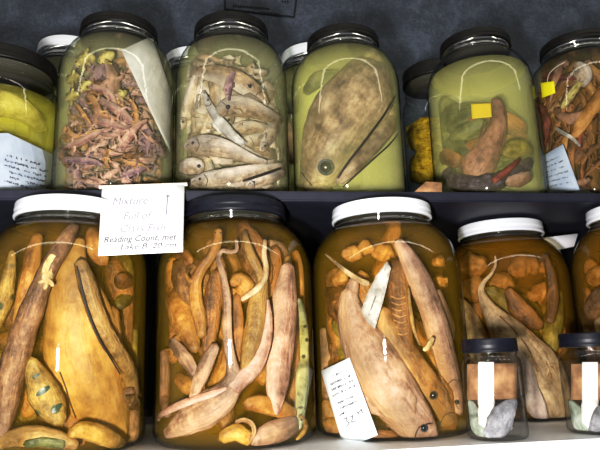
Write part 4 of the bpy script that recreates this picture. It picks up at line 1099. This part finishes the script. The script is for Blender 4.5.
def flatpaper(poly, Y, name, mat, label, cat):
    fn = lambda px, py, lift, v=0: at(px, py, Y)
    return paper(poly, fn, name, mat, label, cat, nu=2, nv=2)
flatpaper([(426, 181.5), (442, 182.5), (442, 194.6), (412, 193.8)], YE+.004, 'cardboard_tag', 'tan_paper', 'small tan cardboard tag standing on the upper shelf edge beside the greenish jar', 'tag')
flatpaper([(451, 203), (457.5, 202.4), (457.5, 205.4), (451, 206)], YE+.16, 'paper_scrap', 'white_scrap', 'tiny white scrap stuck under the upper shelf left of the fourth lid', 'scrap')
YC = .70
while at(560, 236, YC).z > ZS-.0112 and YC > .62: YC -= .002
flatpaper([(541, 238), (578, 233.5), (574, 246.5), (557, 250)], YC, 'white_card', 'white_scrap', 'white blank card hanging under the shelf between the two rightmost lower jars', 'card')
# stencilled box on the wall
fn = lambda px, py, lift, v=0: at(px, py, YW-.0012)
bm = bmesh.new()
def wl(a, b, hw):
    dx, dy = b[0]-a[0], b[1]-a[1]; L = math.hypot(dx, dy); nx, ny = -dy/L*hw, dx/L*hw
    vs = [at(x, y, YW-.0012) for x, y in ((a[0]+nx, a[1]+ny), (b[0]+nx, b[1]+ny), (b[0]-nx, b[1]-ny), (a[0]-nx, a[1]-ny))]
    bm.faces.new([bm.verts.new(v) for v in vs])
for a, b in (((225, -24), (225, 10)), ((225, 9), (294, 17)), ((294, 17.5), (299, -20)), ((225, -24), (299, -20))): wl(a, b, .9)
for k in range(16):
    x = 233+k*2.3
    wl((x, 5.6+k*.19), (x+1.5, 5.6+k*.19+random.uniform(-.6, .6)), .9)
for k in range(8): wl((262+k*2.2, 11.8+k*.25), (263.4+k*2.2, 12+k*.25), .6)
for k in range(3): wl((282+k*2.6, .5), (283+k*2.6, 2.5), .8)
finish(bm)
o = link('stencil_frame', bm, MAT['dark_ink'], smooth=False)
tag(o, 'black printed frame with small lettering on the dark wall above the fish jar', 'marking')


# ---------------------------------------------------------------- light
def area(name, loc, sx, sy, power, col, target):
    ld = bpy.data.lights.new(name, 'AREA')
    ld.shape = 'RECTANGLE'; ld.size = sx; ld.size_y = sy; ld.energy = power; ld.color = col
    o = bpy.data.objects.new(name, ld); COL.objects.link(o)
    o.location = loc
    o.rotation_euler = (Vector(target)-Vector(loc)).to_track_quat('-Z', 'Y').to_euler()
    return o
area('camera_flash', (-.072, -.01, EZ-.075), .026, .062, 8.4, (1, .97, .95), (.1, .65, EZ+.06))
TL = 6.4; TW = .12
area('fluorescent_tube', (-.1, -.62, EZ+1.55), TL, TW, 8*math.pi*TL*TW, (1, .96, .78), (-.1, .6, EZ+.2))
w = bpy.data.worlds.new('world'); S.world = w
w.use_nodes = True
nt = w.node_tree
bg = nt.nodes['Background']
tc = N(nt, 'ShaderNodeTexCoord'); sp = N(nt, 'ShaderNodeSeparateXYZ')
nt.links.new(tc.outputs['Generated'], sp.inputs[0])
rp = ramp(nt, [(.0, (.05, .05, .05, 1)), (.30, (.07, .07, .07, 1)), (.48, (.24, .25, .26, 1)), (1., (.28, .29, .30, 1))])
nt.links.new(sp.outputs['Z'], rp.inputs['Fac']); nt.links.new(rp.outputs['Color'], bg.inputs['Color'])
bg.inputs['Strength'].default_value = 1.0

S.view_settings.view_transform = 'Standard'
S.view_settings.look = 'None'
S.view_settings.exposure = 0
S.view_settings.use_curve_mapping = True
cm = S.view_settings.curve_mapping
c_ = cm.curves[3]
c_.points.new(.18, .145); c_.points.new(.62, .665)
cm.update()
S.cycles.transparent_max_bounces = 40
S.cycles.max_bounces = 10
S.cycles.volume_bounces = 3
